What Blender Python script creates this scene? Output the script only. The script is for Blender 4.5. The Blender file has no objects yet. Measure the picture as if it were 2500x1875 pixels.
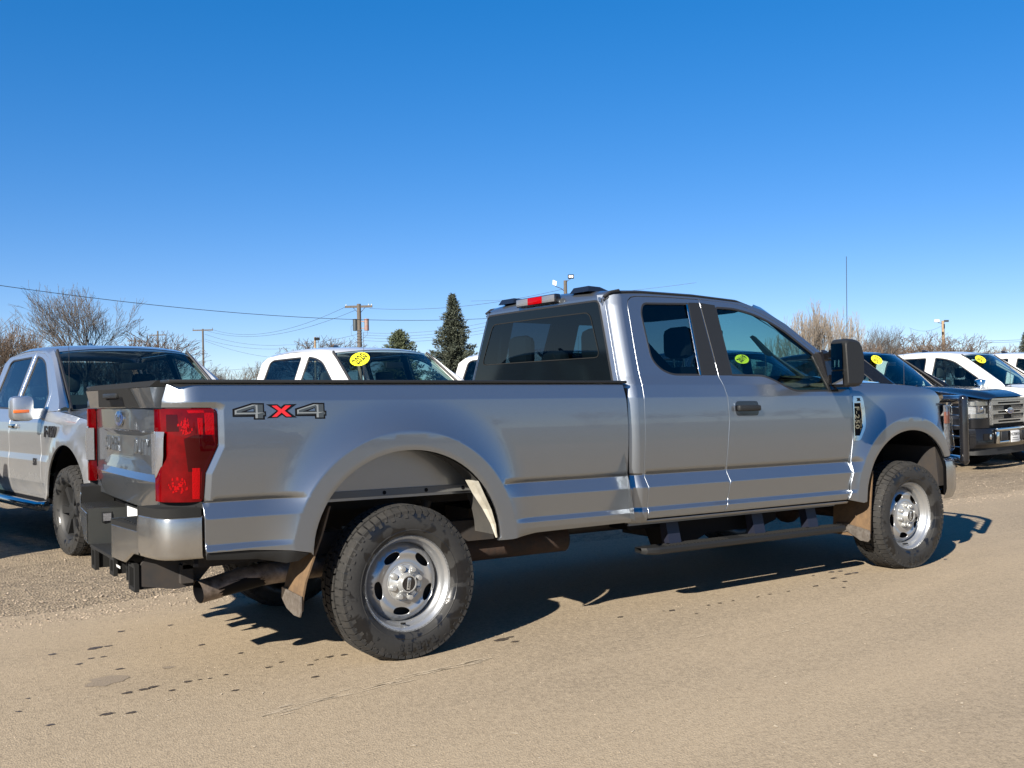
import bpy, bmesh, math, random
import numpy as np
from mathutils import Vector, Matrix
from mathutils.geometry import delaunay_2d_cdt
rad = math.radians
random.seed(7); rng = np.random.default_rng(7)
SC = bpy.context.scene
COL = SC.collection

# ------------------------------------------------------------------ camera
YAW, PITCH, ROLL = rad(56.759), rad(.551), rad(-1.2488)
CAMP = Vector((-2.3984, -5.6393, 1.3671))
fw = Vector((math.cos(YAW)*math.cos(PITCH), math.sin(YAW)*math.cos(PITCH), math.sin(PITCH)))
rt = fw.cross(Vector((0, 0, 1))).normalized(); up = rt.cross(fw)
R2 = rt*math.cos(ROLL)+up*math.sin(ROLL); U2 = -rt*math.sin(ROLL)+up*math.cos(ROLL)
cd = bpy.data.cameras.new('camera'); cam = bpy.data.objects.new('camera', cd); COL.objects.link(cam)
M = Matrix((R2, U2, -fw)).transposed().to_4x4(); M.translation = CAMP
cam.matrix_world = M
cd.sensor_width = 36; cd.lens = 36*2460/2500; cd.clip_start = .05; cd.clip_end = 5000
SC.camera = cam
# ------------------------------------------------------------------ world, sun, exposure
SUN = Vector((-1.66, -.87, 1)).normalized()
W = bpy.data.worlds.new('World'); SC.world = W; W.use_nodes = True
wn = W.node_tree.nodes; wl = W.node_tree.links
bg = wn['Background']; sky = wn.new('ShaderNodeTexSky'); sky.sky_type = 'NISHITA'; sky.sun_disc = False
sky.sun_elevation = math.asin(SUN.z); sky.sun_rotation = math.atan2(SUN.x, SUN.y)
sky.altitude = 500; sky.air_density = .7; sky.dust_density = 0; sky.ozone_density = 4
hs = wn.new('ShaderNodeHueSaturation'); hs.inputs['Saturation'].default_value = 1.25; hs.inputs['Hue'].default_value = .503
gm = wn.new('ShaderNodeGamma'); gm.inputs[1].default_value = .62
wl.new(sky.outputs[0], hs.inputs['Color']); wl.new(hs.outputs[0], gm.inputs[0]); h2 = wn.new('ShaderNodeHueSaturation'); h2.inputs['Saturation'].default_value = 1.16; h2.inputs['Hue'].default_value = .5145
wl.new(gm.outputs[0], h2.inputs['Color']); wl.new(h2.outputs[0], bg.inputs['Color'])
bg.inputs['Strength'].default_value = .101
sd = bpy.data.lights.new('sun', 'SUN'); sd.energy = 5.0; sd.angle = rad(.53); sd.color = (1, .93, .82)
so = bpy.data.objects.new('sun', sd); COL.objects.link(so); so.rotation_euler = SUN.to_track_quat('Z', 'Y').to_euler()
SC.view_settings.view_transform = 'Standard'; SC.view_settings.look = 'None'
SC.view_settings.exposure = 1.5; SC.view_settings.gamma = 1
SC.view_settings.use_curve_mapping = False
SC.render.engine = 'CYCLES'
SC.cycles.max_bounces = 10; SC.cycles.transparent_max_bounces = 24

# ------------------------------------------------------------------ materials
def mat(name, col=(.5, .5, .5), rough=.5, metal=0, coat=0, coat_r=.03, spec=.5, bump=None, var=None, alpha=1, nscale=20, sheen=0):
    m = bpy.data.materials.new(name); m.use_nodes = True
    nt = m.node_tree; b = nt.nodes['Principled BSDF']
    b.inputs['Base Color'].default_value = (*col, 1); b.inputs['Roughness'].default_value = rough
    b.inputs['Metallic'].default_value = metal; b.inputs['Coat Weight'].default_value = coat
    b.inputs['Coat Roughness'].default_value = coat_r; b.inputs['Specular IOR Level'].default_value = spec
    tc = None
    if bump or var:
        tc = nt.nodes.new('ShaderNodeTexCoord')
        nz = nt.nodes.new('ShaderNodeTexNoise'); nz.inputs['Scale'].default_value = nscale; nz.inputs['Detail'].default_value = 6
        nz.inputs['Roughness'].default_value = .65
        nt.links.new(tc.outputs['Object'], nz.inputs['Vector'])
        if var:
            r = nt.nodes.new('ShaderNodeValToRGB'); r.color_ramp.elements[0].position = .35; r.color_ramp.elements[1].position = .65
            r.color_ramp.elements[0].color = (*col, 1); r.color_ramp.elements[1].color = (*var, 1)
            nt.links.new(nz.outputs['Fac'], r.inputs[0]); nt.links.new(r.outputs[0], b.inputs['Base Color'])
        if bump:
            bp = nt.nodes.new('ShaderNodeBump'); bp.inputs['Strength'].default_value = bump; bp.inputs['Distance'].default_value = .01
            nt.links.new(nz.outputs['Fac'], bp.inputs['Height']); nt.links.new(bp.outputs[0], b.inputs['Normal'])
    return m

def paint(name, col, metal=.90, rough=.29, dust=.12):
    m = mat(name, col, rough, metal, coat=1, coat_r=.025)
    nt = m.node_tree; b = nt.nodes['Principled BSDF']; L = nt.links
    tc = nt.nodes.new('ShaderNodeTexCoord')
    # flake sparkle: tiny voronoi cells tilt roughness a little; light road dust on the lower panels in uneven patches
    v = nt.nodes.new('ShaderNodeTexNoise'); v.inputs['Scale'].default_value = 900; v.inputs['Detail'].default_value = 1
    L.new(tc.outputs['Object'], v.inputs['Vector'])
    mr = nt.nodes.new('ShaderNodeMapRange'); mr.inputs['To Min'].default_value = rough-.05; mr.inputs['To Max'].default_value = rough+.07
    L.new(v.outputs['Fac'], mr.inputs[0])
    sp = nt.nodes.new('ShaderNodeSeparateXYZ'); L.new(tc.outputs['Object'], sp.inputs[0])
    n2 = nt.nodes.new('ShaderNodeTexNoise'); n2.inputs['Scale'].default_value = 3.5; n2.inputs['Detail'].default_value = 8; n2.inputs['Roughness'].default_value = .7
    L.new(tc.outputs['Object'], n2.inputs['Vector'])
    zr = nt.nodes.new('ShaderNodeMapRange'); zr.inputs['From Min'].default_value = .95; zr.inputs['From Max'].default_value = .5
    L.new(sp.outputs['Z'], zr.inputs[0])
    mu = nt.nodes.new('ShaderNodeMath'); mu.operation = 'MULTIPLY'; L.new(zr.outputs[0], mu.inputs[0]); L.new(n2.outputs['Fac'], mu.inputs[1])
    m2 = nt.nodes.new('ShaderNodeMath'); m2.operation = 'MULTIPLY'; m2.inputs[1].default_value = dust; L.new(mu.outputs[0], m2.inputs[0])
    mx = nt.nodes.new('ShaderNodeMix'); mx.data_type = 'RGBA'; mx.inputs['A'].default_value = (*col, 1); mx.inputs['B'].default_value = (.20, .165, .125, 1)
    L.new(m2.outputs[0], mx.inputs['Factor']); L.new(mx.outputs['Result'], b.inputs['Base Color'])
    ad = nt.nodes.new('ShaderNodeMath'); ad.operation = 'MULTIPLY_ADD'; ad.inputs[1].default_value = .5; L.new(m2.outputs[0], ad.inputs[0]); L.new(mr.outputs[0], ad.inputs[2])
    L.new(ad.outputs[0], b.inputs['Roughness'])
    cr = nt.nodes.new('ShaderNodeMath'); cr.operation = 'MULTIPLY_ADD'; cr.inputs[1].default_value = .8; cr.inputs[2].default_value = .02; L.new(m2.outputs[0], cr.inputs[0])
    L.new(cr.outputs[0], b.inputs['Coat Roughness'])
    return m

def glassm(name, tint, refl=1.0):
    m = bpy.data.materials.new(name); m.use_nodes = True; nt = m.node_tree; nt.nodes.clear()
    o = nt.nodes.new('ShaderNodeOutputMaterial'); t = nt.nodes.new('ShaderNodeBsdfTransparent'); t.inputs[0].default_value = (*tint, 1)
    g = nt.nodes.new('ShaderNodeBsdfGlossy'); g.inputs['Roughness'].default_value = .01; g.inputs['Color'].default_value = (refl, refl, refl, 1)
    lw = nt.nodes.new('ShaderNodeLayerWeight'); lw.inputs[0].default_value = .5; x = nt.nodes.new('ShaderNodeMixShader')
    pw = nt.nodes.new('ShaderNodeMath'); pw.operation = 'POWER'; pw.inputs[1].default_value = 5; nt.links.new(lw.outputs['Facing'], pw.inputs[0])
    f = nt.nodes.new('ShaderNodeMath'); f.operation = 'MULTIPLY_ADD'; f.inputs[1].default_value = .9; f.inputs[2].default_value = .042; f.use_clamp = True; nt.links.new(pw.outputs[0], f.inputs[0])
    nt.links.new(f.outputs[0], x.inputs[0]); nt.links.new(t.outputs[0], x.inputs[1]); nt.links.new(g.outputs[0], x.inputs[2]); nt.links.new(x.outputs[0], o.inputs[0])
    return m

SILVER = (.235, .255, .280)
MT = dict(
    silver=paint('silver_paint', SILVER), silver2=paint('light_silver_paint', (.45, .465, .48), dust=.9, rough=.4), white=paint('white_paint', (.48, .48, .465), metal=0, rough=.4, dust=.3),
    black=paint('black_paint', (.004, .0045, .006), metal=.0, rough=.25, dust=.02), blue=paint('blue_paint', (.03, .06, .11), metal=.5, rough=.3, dust=.2),
    plast=mat('black_plastic', (.011, .0115, .012), .5, bump=.15, nscale=400, spec=.3), plastg=mat('matt_plastic', (.011, .011, .0108), .88, bump=.2, nscale=300, spec=.15), gloss=mat('gloss_black', (.01, .01, .012), .12, coat=.5),  # second plastic: same near-black tone, rougher and less shiny
    rubber=mat('window_rubber', (.015, .015, .016), .55), chrome=mat('chrome', (.62, .62, .60), .09, 1), chrome2=mat('dull_chrome', (.40, .40, .39), .24, .90, coat=.4, coat_r=.05, var=(.34, .33, .315), nscale=7), sat=mat('wheel_silver', (.46, .47, .48), .30, .75, coat=.4, coat_r=.2, bump=.06, nscale=60),
    cap=mat('hub_cover_silver', (.48, .485, .475), .28, .6, coat=.6, coat_r=.1), gp=mat('grey_badge', (.045, .055, .062), .4), lgp=mat('light_grey_badge', (.20, .22, .23), .5),
    redf=mat('red_badge', (.62, .02, .025), .35), blk=mat('flat_black', (.005, .005, .006), .6, spec=.12), ink=mat('black_ink', (.012, .012, .014), .5),
    under=mat('underbody', (.018, .017, .018), .8, var=(.035, .026, .02), nscale=9), rust=mat('rusty_steel', (.050, .024, .013), .85, var=(.022, .015, .012), nscale=14, bump=.3),
    exh=mat('exhaust_steel', (.34, .27, .22), .5, .5, var=(.08, .06, .045), nscale=11), flap=mat('muddy_rubber', (.155, .092, .042), .85, var=(.10, .06, .03), nscale=22, bump=.4),
    flapm=mat('worn_metal', (.42, .38, .34), .45, .8, var=(.25, .21, .18), nscale=30, bump=.3), liner=mat('liner_grey', (.040, .040, .038), .7, var=(.065, .06, .053), nscale=8),
    linlit=mat('sunlit_liner_steel', (.55, .53, .46), .5, .3, var=(.40, .37, .30), nscale=12), blueb=mat('blue_bracket', (.008, .010, .022), .5),  # steel of the arch return: pale tone stands in for sun on the liner
    seat=mat('seat_cloth', (.035, .037, .04), .9, bump=.3, nscale=120), head=mat('sunlit_headrest_cloth', (.11, .105, .10), .9), inner=mat('dark_trim', (.02, .022, .025), .7), lgt=mat('light_trim', (.25, .26, .26), .8),  # headrests get a lighter cloth than the seats, sunlight put into the colour
    glass=glassm('clear_tint', (.38, .60, .60)), tint=glassm('privacy_tint', (.13, .19, .23)), wsg=glassm('windscreen_tint', (.50, .64, .64)), mirg=mat('mirror_glass', (.75, .78, .8), .02, 1),
    frit=mat('black_frit', (.004, .006, .008), .06, spec=.25), red=mat('red_lens', (.13, .0005, .002), .5, coat=.45, coat_r=.02, spec=.0, var=(.06, .0003, .001), nscale=9), red2=mat('bright_red_reflector', (.30, .001, .003), .5, coat=.4, coat_r=.03, spec=0, bump=.5, nscale=160),
    red3=mat('deep_red_lens', (.03, .0005, .001), .5, spec=0, coat=.5, coat_r=.02), clear=mat('clear_lens', (.20, .20, .21), .1, .3, coat=1, bump=.3, nscale=90), amber=mat('amber_lens', (.80, .17, .03), .2, coat=1),
    plate=mat('plate_white', (.75, .75, .74), .5), yel=mat('yellow_sticker', (.85, .78, .02), .6), paper=mat('paper', (.55, .66, .62), .8), oval=mat('blue_oval', (.02, .05, .16), .12, coat=1),
    spoke=mat('alloy', (.55, .55, .56), .25, .9), hl=mat('headlight_reflector', (.8, .8, .82), .08, .9), hlg=glassm('headlight_lens', (.85, .87, .88)),
    wood=mat('weathered_pole', (.115, .096, .078), .85, var=(.075, .062, .05), nscale=7), wood2=mat('pale_pole', (.33, .235, .145), .8, var=(.24, .165, .10), nscale=5), wire=mat('wire', (.03, .03, .035), .6),
    trans=mat('transformer_grey', (.22, .23, .22), .5, .2, var=(.30, .12, .09), nscale=3), lampw=mat('lamp_housing', (.6, .6, .58), .4),
    bark=mat('bark', (.085, .066, .053), .9), bark2=mat('pale_twigs', (.20, .165, .13), .9), bark3=mat('brown_twigs', (.13, .092, .066), .9), barkg=mat('grey_bark', (.085, .073, .064), .9),
    spruce=mat('spruce_needles', (.030, .042, .026), .8, var=(.055, .062, .038), nscale=2), pine=mat('pine_needles', (.05, .07, .03), .8, var=(.08, .095, .045), nscale=2),
)
MT['black'].node_tree.nodes['Principled BSDF'].inputs['Coat Weight'].default_value = .55; MT['black'].node_tree.nodes['Principled BSDF'].inputs['Specular IOR Level'].default_value = .12
SKIP = ('paint', 'chrome', 'glass', 'mirror', 'flap', 'sticker', 'plastic')
for k_, m_ in MT.items():
    if any(q in m_.name for q in SKIP) or 'Principled BSDF' not in m_.node_tree.nodes: continue
    for n_ in [m_.node_tree.nodes['Principled BSDF'].inputs['Base Color']]: n_.default_value = [c*.72 for c in n_.default_value[:3]]+[1]
    for n_ in m_.node_tree.nodes:
        if n_.type == 'VALTORGB':
            for e_ in n_.color_ramp.elements: e_.color = [c*.72 for c in e_.color[:3]]+[1]
# tyre rubber with dried-on wet patches
def tyremat():
    m = mat('tyre_rubber', (.03, .03, .03), .7); nt = m.node_tree; b = nt.nodes['Principled BSDF']; L = nt.links
    tc = nt.nodes.new('ShaderNodeTexCoord'); n = nt.nodes.new('ShaderNodeTexNoise'); n.inputs['Scale'].default_value = 8.5; n.inputs['Detail'].default_value = 5; n.inputs['Roughness'].default_value = .55
    n.inputs['Distortion'].default_value = .5
    L.new(tc.outputs['Object'], n.inputs['Vector'])
    r = nt.nodes.new('ShaderNodeValToRGB'); r.color_ramp.interpolation = 'LINEAR'; e = r.color_ramp.elements
    e[0].position = .515; e[0].color = (.0100, .0095, .0088, 1); e[1].position = .560; e[1].color = (.0045, .0045, .005, 1)
    L.new(n.outputs['Fac'], r.inputs[0])
    n3 = nt.nodes.new('ShaderNodeTexNoise'); n3.inputs['Scale'].default_value = 60; n3.inputs['Detail'].default_value = 4; L.new(tc.outputs['Object'], n3.inputs['Vector'])
    mm = nt.nodes.new('ShaderNodeMix'); mm.data_type = 'RGBA'; mm.blend_type = 'OVERLAY'; mm.inputs['Factor'].default_value = .35
    L.new(r.outputs[0], mm.inputs['A']); L.new(n3.outputs['Fac'], mm.inputs['B']); L.new(mm.outputs['Result'], b.inputs['Base Color'])
    r2 = nt.nodes.new('ShaderNodeMapRange'); r2.inputs['From Min'].default_value = .515; r2.inputs['From Max'].default_value = .54; r2.inputs['To Min'].default_value = .75; r2.inputs['To Max'].default_value = .33
    L.new(n.outputs['Fac'], r2.inputs[0]); L.new(r2.outputs[0], b.inputs['Roughness'])
    bp = nt.nodes.new('ShaderNodeBump'); bp.inputs['Strength'].default_value = .2; bp.inputs['Distance'].default_value = .002; L.new(n3.outputs['Fac'], bp.inputs['Height']); L.new(bp.outputs[0], b.inputs['Normal'])
    return m
MT['lampb'] = mat('lamp_bowl', (.50, .50, .50), .25, .5, bump=.5, nscale=25, var=(.28, .27, .27)); MT['marker'] = mat('red_amber_marker', (.42, .12, .06), .3, coat=1)
MT['tyre'] = tyremat(); MT['tread'] = mat('dusty_tread', (.016, .0142, .012), .85, var=(.0048, .0046, .0044), nscale=18); MT['tyred'] = mat('dark_rubber', (.008, .008, .008), .6); MT['galv'] = mat('galvanised', (.12, .12, .115), .5, .4); MT['plastm'] = mat('grey_moulding', (.020, .021, .020), .3, spec=.4, bump=.1, nscale=12)

# ------------------------------------------------------------------ object helpers
def tag(o, label=None, cat=None, group=None, kind=None):
    if label: o['label'] = label
    if cat: o['category'] = cat
    if group: o['group'] = group
    if kind: o['kind'] = kind
    return o
def empty(name, loc=(0, 0, 0), rz=0):
    o = bpy.data.objects.new(name, None); COL.objects.link(o); o.location = loc; o.rotation_euler = (0, 0, rz); o.empty_display_size = .2; return o
RAKE = rad(.762)
XF = [None]     # current vertex transform
def rakef(V):
    V = np.array(V, float); V[:, 2] -= RAKE*(V[:, 0]-2); return V
def mk(name, V, Fc, m, parent=None, smooth=True, ang=38, normals=None, mats=None):
    V = np.asarray(V, float).reshape(-1, 3)
    if XF[0] is not None: V = XF[0](V)
    me = bpy.data.meshes.new(name); me.from_pydata(V.tolist(), [], [tuple(int(i) for i in f) for f in Fc])
    me.materials.append(MT[m] if isinstance(m, str) else m)
    if mats is not None:
        for x in mats[0]: me.materials.append(MT[x])
        me.polygons.foreach_set('material_index', mats[1])
    me.polygons.foreach_set('use_smooth', [smooth]*len(me.polygons))
    me.update()
    if normals is not None:
        me.normals_split_custom_set_from_vertices([tuple(n) for n in normals])
    elif smooth and ang < 180:
        bm = bmesh.new(); bm.from_mesh(me); a = rad(ang)
        for e in bm.edges:
            if len(e.link_faces) == 2 and e.calc_face_angle(0) > a: e.smooth = False
        bm.to_mesh(me); bm.free()
    o = bpy.data.objects.new(name, me); COL.objects.link(o)
    if parent is not None: o.parent = parent
    return o
class MB:
    def __init__(s): s.V = []; s.F = []
    def add(s, V, F):
        n = len(s.V); s.V += [tuple(map(float, v)) for v in V]; s.F += [tuple(int(i)+n for i in f) for f in F]; return s
    def box(s, x0, x1, y0, y1, z0, z1, bev=0):
        if bev > 0:
            bm = bmesh.new(); bmesh.ops.create_cube(bm, size=1)
            for v in bm.verts: v.co = Vector(((x0+x1)/2+v.co.x*(x1-x0), (y0+y1)/2+v.co.y*(y1-y0), (z0+z1)/2+v.co.z*(z1-z0)))
            bmesh.ops.bevel(bm, geom=bm.edges[:], offset=bev, segments=2, profile=.5, affect='EDGES')
            bm.verts.index_update(); s.add([v.co[:] for v in bm.verts], [[v.index for v in f.verts] for f in bm.faces]); bm.free(); return s
        P = [(x, y, z) for z in (z0, z1) for y in (y0, y1) for x in (x0, x1)]
        return s.add(P, [(0, 2, 3, 1), (4, 5, 7, 6), (0, 1, 5, 4), (2, 6, 7, 3), (0, 4, 6, 2), (1, 3, 7, 5)])
    def hexa(s, P):   # 8 corner points, bottom 4 ccw then top 4
        return s.add(P, [(3, 2, 1, 0), (4, 5, 6, 7), (0, 1, 5, 4), (1, 2, 6, 5), (2, 3, 7, 6), (3, 0, 4, 7)])
    def tube(s, pts, r, n=8, caps=True):
        pts = [Vector(p) for p in pts]; rs = r if hasattr(r, '__len__') else [r]*len(pts)
        ref = None; V = []; k = len(pts)
        for i, p in enumerate(pts):
            t = (pts[min(i+1, k-1)]-pts[max(i-1, 0)]).normalized()
            if ref is None: ref = t.orthogonal().normalized()
            ref = (ref-t*ref.dot(t)).normalized(); b = t.cross(ref)
            for j in range(n):
                a = 2*math.pi*j/n; V.append(p+(ref*math.cos(a)+b*math.sin(a))*rs[i])
        F = [(i*n+j, i*n+(j+1) % n, (i+1)*n+(j+1) % n, (i+1)*n+j) for i in range(k-1) for j in range(n)]
        if caps: F += [tuple(range(n))[::-1], tuple((k-1)*n+j for j in range(n))]
        return s.add([v[:] for v in V], F)
    def prism(s, poly, axis, a, b):   # extrude a 2D polygon along axis (0,1,2)
        n = len(poly); V = []
        for c in (a, b):
            for p in poly:
                q = list(p); q.insert(axis, c); V.append(q)
        F = [tuple(range(n)), tuple(range(2*n-1, n-1, -1))]+[(i, n+i, n+(i+1) % n, (i+1) % n) for i in range(n)]
        return s.add(V, F)
    def lathe(s, prof, c, axis=1, n=48, close=False):   # prof: (r, a) pairs
        V = []; m = len(prof)
        for k in range(n):
            t = 2*math.pi*k/n
            for (r, a) in prof:
                if axis == 1: V.append((c[0]+r*math.cos(t), c[1]+a, c[2]+r*math.sin(t)))
                elif axis == 2: V.append((c[0]+r*math.cos(t), c[1]+r*math.sin(t), c[2]+a))
                else: V.append((c[0]+a, c[1]+r*math.cos(t), c[2]+r*math.sin(t)))
        F = []
        for k in range(n):
            for i in range(m-1):
                a, b = k*m+i, ((k+1) % n)*m+i; F.append((a, a+1, b+1, b))
        return s.add(V, F)
    def ball(s, c, rx, ry, rz, n=10, m=7):
        V = [(c[0], c[1], c[2]+rz)]
        for i in range(1, m):
            for j in range(n):
                a = math.pi*i/m; b = 2*math.pi*j/n; V.append((c[0]+rx*math.sin(a)*math.cos(b), c[1]+ry*math.sin(a)*math.sin(b), c[2]+rz*math.cos(a)))
        V.append((c[0], c[1], c[2]-rz)); F = [(0, 1+j, 1+(j+1) % n) for j in range(n)]
        for i in range(m-2):
            for j in range(n): F.append((1+i*n+j, 1+(i+1)*n+j, 1+(i+1)*n+(j+1) % n, 1+i*n+(j+1) % n))
        e = len(V)-1; F += [(e, 1+(m-2)*n+(j+1) % n, 1+(m-2)*n+j) for j in range(n)]
        return s.add(V, F)
    def grid(s, G):
        r, c = len(G), len(G[0]); V = [p for row in G for p in row]
        return s.add(V, [(i*c+j, i*c+j+1, (i+1)*c+j+1, (i+1)*c+j) for i in range(r-1) for j in range(c-1)])
    def mirror(s):     # append copy mirrored in y
        V = list(s.V); F = list(s.F); return s.add([(x, -y, z) for x, y, z in V], [f[::-1] for f in F])
    def build(s, name, m, parent=None, **k): return mk(name, s.V, s.F, m, parent, **k)
def rbox(name, b, m, parent, bev=.01, **k): return MB().box(*b, bev=bev).build(name, m, parent, **k)

def textmesh(s, size=1, extrude=.01, shear=0, space=1.0, bold=0):
    c = bpy.data.curves.new('t', 'FONT'); c.body = s; c.size = size; c.extrude = extrude; c.shear = shear; c.align_x = 'CENTER'; c.align_y = 'CENTER'; c.space_character = space; c.offset = bold
    c.resolution_u = 3
    o = bpy.data.objects.new('t', c); COL.objects.link(o); bpy.context.view_layer.update()
    me = bpy.data.meshes.new_from_object(o.evaluated_get(bpy.context.evaluated_depsgraph_get()))
    V = np.array([v.co[:] for v in me.vertices]).reshape(-1, 3); F = [tuple(p.vertices) for p in me.polygons]
    bpy.data.objects.remove(o); bpy.data.meshes.remove(me); bpy.data.curves.remove(c); return V, F
def put_text(name, s, size, org, ux, uy, m, parent, **k):
    V, F = textmesh(s, size, **k); org, ux, uy = Vector(org), Vector(ux).normalized(), Vector(uy).normalized(); n = ux.cross(uy)
    P = [tuple(org+ux*v[0]+uy*v[1]+n*v[2]) for v in V]
    return mk(name, P, F, m, parent, smooth=False)

# ------------------------------------------------------------------ curved sheet-metal panels
def inpoly(P, poly):
    x, y = P[:, 0], P[:, 1]; ins = np.zeros(len(P), bool); n = len(poly)
    for i in range(n):
        x0, y0 = poly[i]; x1, y1 = poly[(i+1) % n]
        c = ((y0 > y) != (y1 > y)); 
        with np.errstate(divide='ignore', invalid='ignore'): xx = (x1-x0)*(y-y0)/(y1-y0)+x0
        ins ^= c & (x < xx)
    return ins
def pdist(P, poly):
    d = np.full(len(P), 9.); n = len(poly)
    for i in range(n):
        a = poly[i]; b = poly[(i+1) % n]; ab = b-a; L = ab@ab+1e-12
        t = np.clip(((P-a)@ab)/L, 0, 1); d = np.minimum(d, np.linalg.norm(P-a-t[:, None]*ab, axis=1))
    return d
def rnd(poly, r, k=4):     # round the corners of a closed polygon; r scalar or per point
    out = []; n = len(poly)
    for i in range(n):
        p = np.array(poly[i], float); a = np.array(poly[i-1], float); b = np.array(poly[(i+1) % n], float); ri = r[i] if hasattr(r, '__len__') else r
        la, lb = np.linalg.norm(a-p), np.linalg.norm(b-p); q = min(ri, la*.45, lb*.45)
        if q < 1e-4: out.append(tuple(p)); continue
        s, e = p+(a-p)/la*q, p+(b-p)/lb*q
        for j in range(k+1):
            t = j/k; out.append(tuple((1-t)**2*s+2*t*(1-t)*p+t*t*e))
    return out
def dens(poly, sp):
    out = []; n = len(poly)
    for i in range(n):
        a = np.array(poly[i], float); b = np.array(poly[(i+1) % n], float); L = np.linalg.norm(b-a)
        if L < 1e-5: continue
        k = max(1, int(math.ceil(L/sp)))
        for j in range(k): out.append(a+(b-a)*j/k)
    return np.array(out)
def inset(poly, g):
    P = np.array(poly, float); A = sum(P[i-1][0]*P[i][1]-P[i][0]*P[i-1][1] for i in range(len(P)))
    d1 = P-np.roll(P, 1, 0); d2 = np.roll(P, -1, 0)-P
    n1 = np.stack([-d1[:, 1], d1[:, 0]], 1); n2 = np.stack([-d2[:, 1], d2[:, 0]], 1)
    n1 /= np.linalg.norm(n1, axis=1)[:, None]+1e-9; n2 /= np.linalg.norm(n2, axis=1)[:, None]+1e-9
    n = n1+n2; L = np.linalg.norm(n, axis=1)[:, None]; n = n/np.maximum(L, .6)
    return P+n*g*(1 if A > 0 else -1), -n*(1 if A > 0 else -1)
def panel(name, outline, Y, side, m, parent, holes=(), zl=(), xl=(), curves=(), sp=.035, gap=.0014, depth=.018, hem=True, pos=None):
    """sheet over polygon 'outline' in (x,z), at y = side*Y(x,z); rolled edges; pos maps (x,z,y)->3D if given"""
    polys = []; hems = []
    for k, pl in enumerate([outline]+list(holes)):
        d = dens(pl, sp*.8); q, outw = inset(d, gap if k == 0 else -gap)
        if k > 0: outw = -outw
        polys.append(q); hems.append((q, outw))
    O = polys[0]; lo, hi = O.min(0), O.max(0)
    gx = np.arange(lo[0], hi[0], sp); gz = np.arange(lo[1], hi[1], sp*.87)
    X, Z = np.meshgrid(gx, gz); X = X+(np.arange(len(gz)) % 2)[:, None]*sp*.5
    G = np.stack([X.ravel(), Z.ravel()], 1); L = []
    for z in zl:
        for dz in (-.004, .004): 
            xs = np.arange(lo[0], hi[0], sp*.55); L.append(np.stack([xs, np.full(len(xs), z+dz)], 1))
    for x in xl:
        for dx in (-.004, .004):
            zs = np.arange(lo[1], hi[1], sp*.55); L.append(np.stack([np.full(len(zs), x+dx), zs], 1))
    for c in curves: L.append(np.array(c, float))
    Lp = np.concatenate(L) if L else np.zeros((0, 2))
    def valid(P, dm):
        if len(P) == 0: return P
        k = inpoly(P, O)
        for h in polys[1:]: k &= ~inpoly(P, h)
        P = P[k]
        dd = pdist(P, O)
        for h in polys[1:]: dd = np.minimum(dd, pdist(P, h))
        return P[dd > dm]
    Lp = valid(Lp, .004); G = valid(G, sp*.35)
    if len(Lp) and len(G):
        keep = np.ones(len(G), bool)
        for i in range(0, len(Lp), 400):
            D = np.abs(G[:, None, :]-Lp[None, i:i+400, :]); keep &= ~((D[..., 0]**2+D[..., 1]**2) < (sp*.42)**2).any(1)
        G = G[keep]
    pts = np.concatenate(polys+[Lp, G]); E = []; b = 0
    for q in polys:
        n = len(q); E += [(b+i, b+(i+1) % n) for i in range(n)]; b += n
    r = delaunay_2d_cdt([Vector(p) for p in pts], E, [], 0, 1e-6)
    P = np.array([v[:] for v in r[0]]); T = np.array([f[:] if len(f) == 3 else f[:3] for f in r[2]])
    cen = P[T].mean(1); k = inpoly(cen, O)
    for h in polys[1:]: k &= ~inpoly(cen, h)
    T = T[k]
    def nrm(P):
        h = .0015; gx_ = (Y(P[:, 0]+h, P[:, 1])-Y(P[:, 0]-h, P[:, 1]))/(2*h); gz_ = (Y(P[:, 0], P[:, 1]+h)-Y(P[:, 0], P[:, 1]-h))/(2*h)
        n = np.stack([-gx_, np.ones(len(P)), -gz_], 1); return n/np.linalg.norm(n, axis=1)[:, None]
    y = Y(P[:, 0], P[:, 1]); N = nrm(P)
    V = np.stack([P[:, 0], y, P[:, 1]], 1)
    a, b_, c = V[T[:, 0]], V[T[:, 1]], V[T[:, 2]]
    fl = (np.cross(b_-a, c-a)[:, 1] < 0); T[fl] = T[fl][:, ::-1]
    V = list(V); N = list(N); F = [tuple(t) for t in T]
    if hem:
        for q, ow in hems:
            n = len(q); yy = Y(q[:, 0], q[:, 1]); nn = nrm(q); b = len(V)
            o3 = np.stack([ow[:, 0], np.zeros(n), ow[:, 1]], 1)
            rg = [(0, 0, nn), (.0016, .0016, (nn+o3)/1.414), (.0022, .006, o3), (.0022, depth, o3)]
            for off, dp, nv in rg:
                for i in range(n):
                    V.append(np.array([q[i, 0], yy[i], q[i, 1]])+o3[i]*off-nn[i]*dp); N.append(nv[i])
            A = sum(q[i-1][0]*q[i][1]-q[i][0]*q[i-1][1] for i in range(n)) > 0
            for k_ in range(3):
                for i in range(n):
                    j = (i+1) % n; f = (b+k_*n+i, b+k_*n+j, b+(k_+1)*n+j, b+(k_+1)*n+i)
                    F.append(f if (A == (ow is not None)) else f[::-1])
    V = np.array(V); N = np.array(N); V[:, 1] *= side; N[:, 1] *= side
    if pos is not None: V, N = pos(V, N)
    F2 = []
    for f in F:
        g = np.cross(V[f[1]]-V[f[0]], V[f[2]]-V[f[0]]); 
        if np.linalg.norm(g) < 1e-10 and len(f) > 3: g = np.cross(V[f[2]]-V[f[0]], V[f[3]]-V[f[0]])
        F2.append(f[::-1] if g@(N[f[0]]+N[f[1]]+N[f[2]]) < 0 else f)
    F = F2
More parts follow.
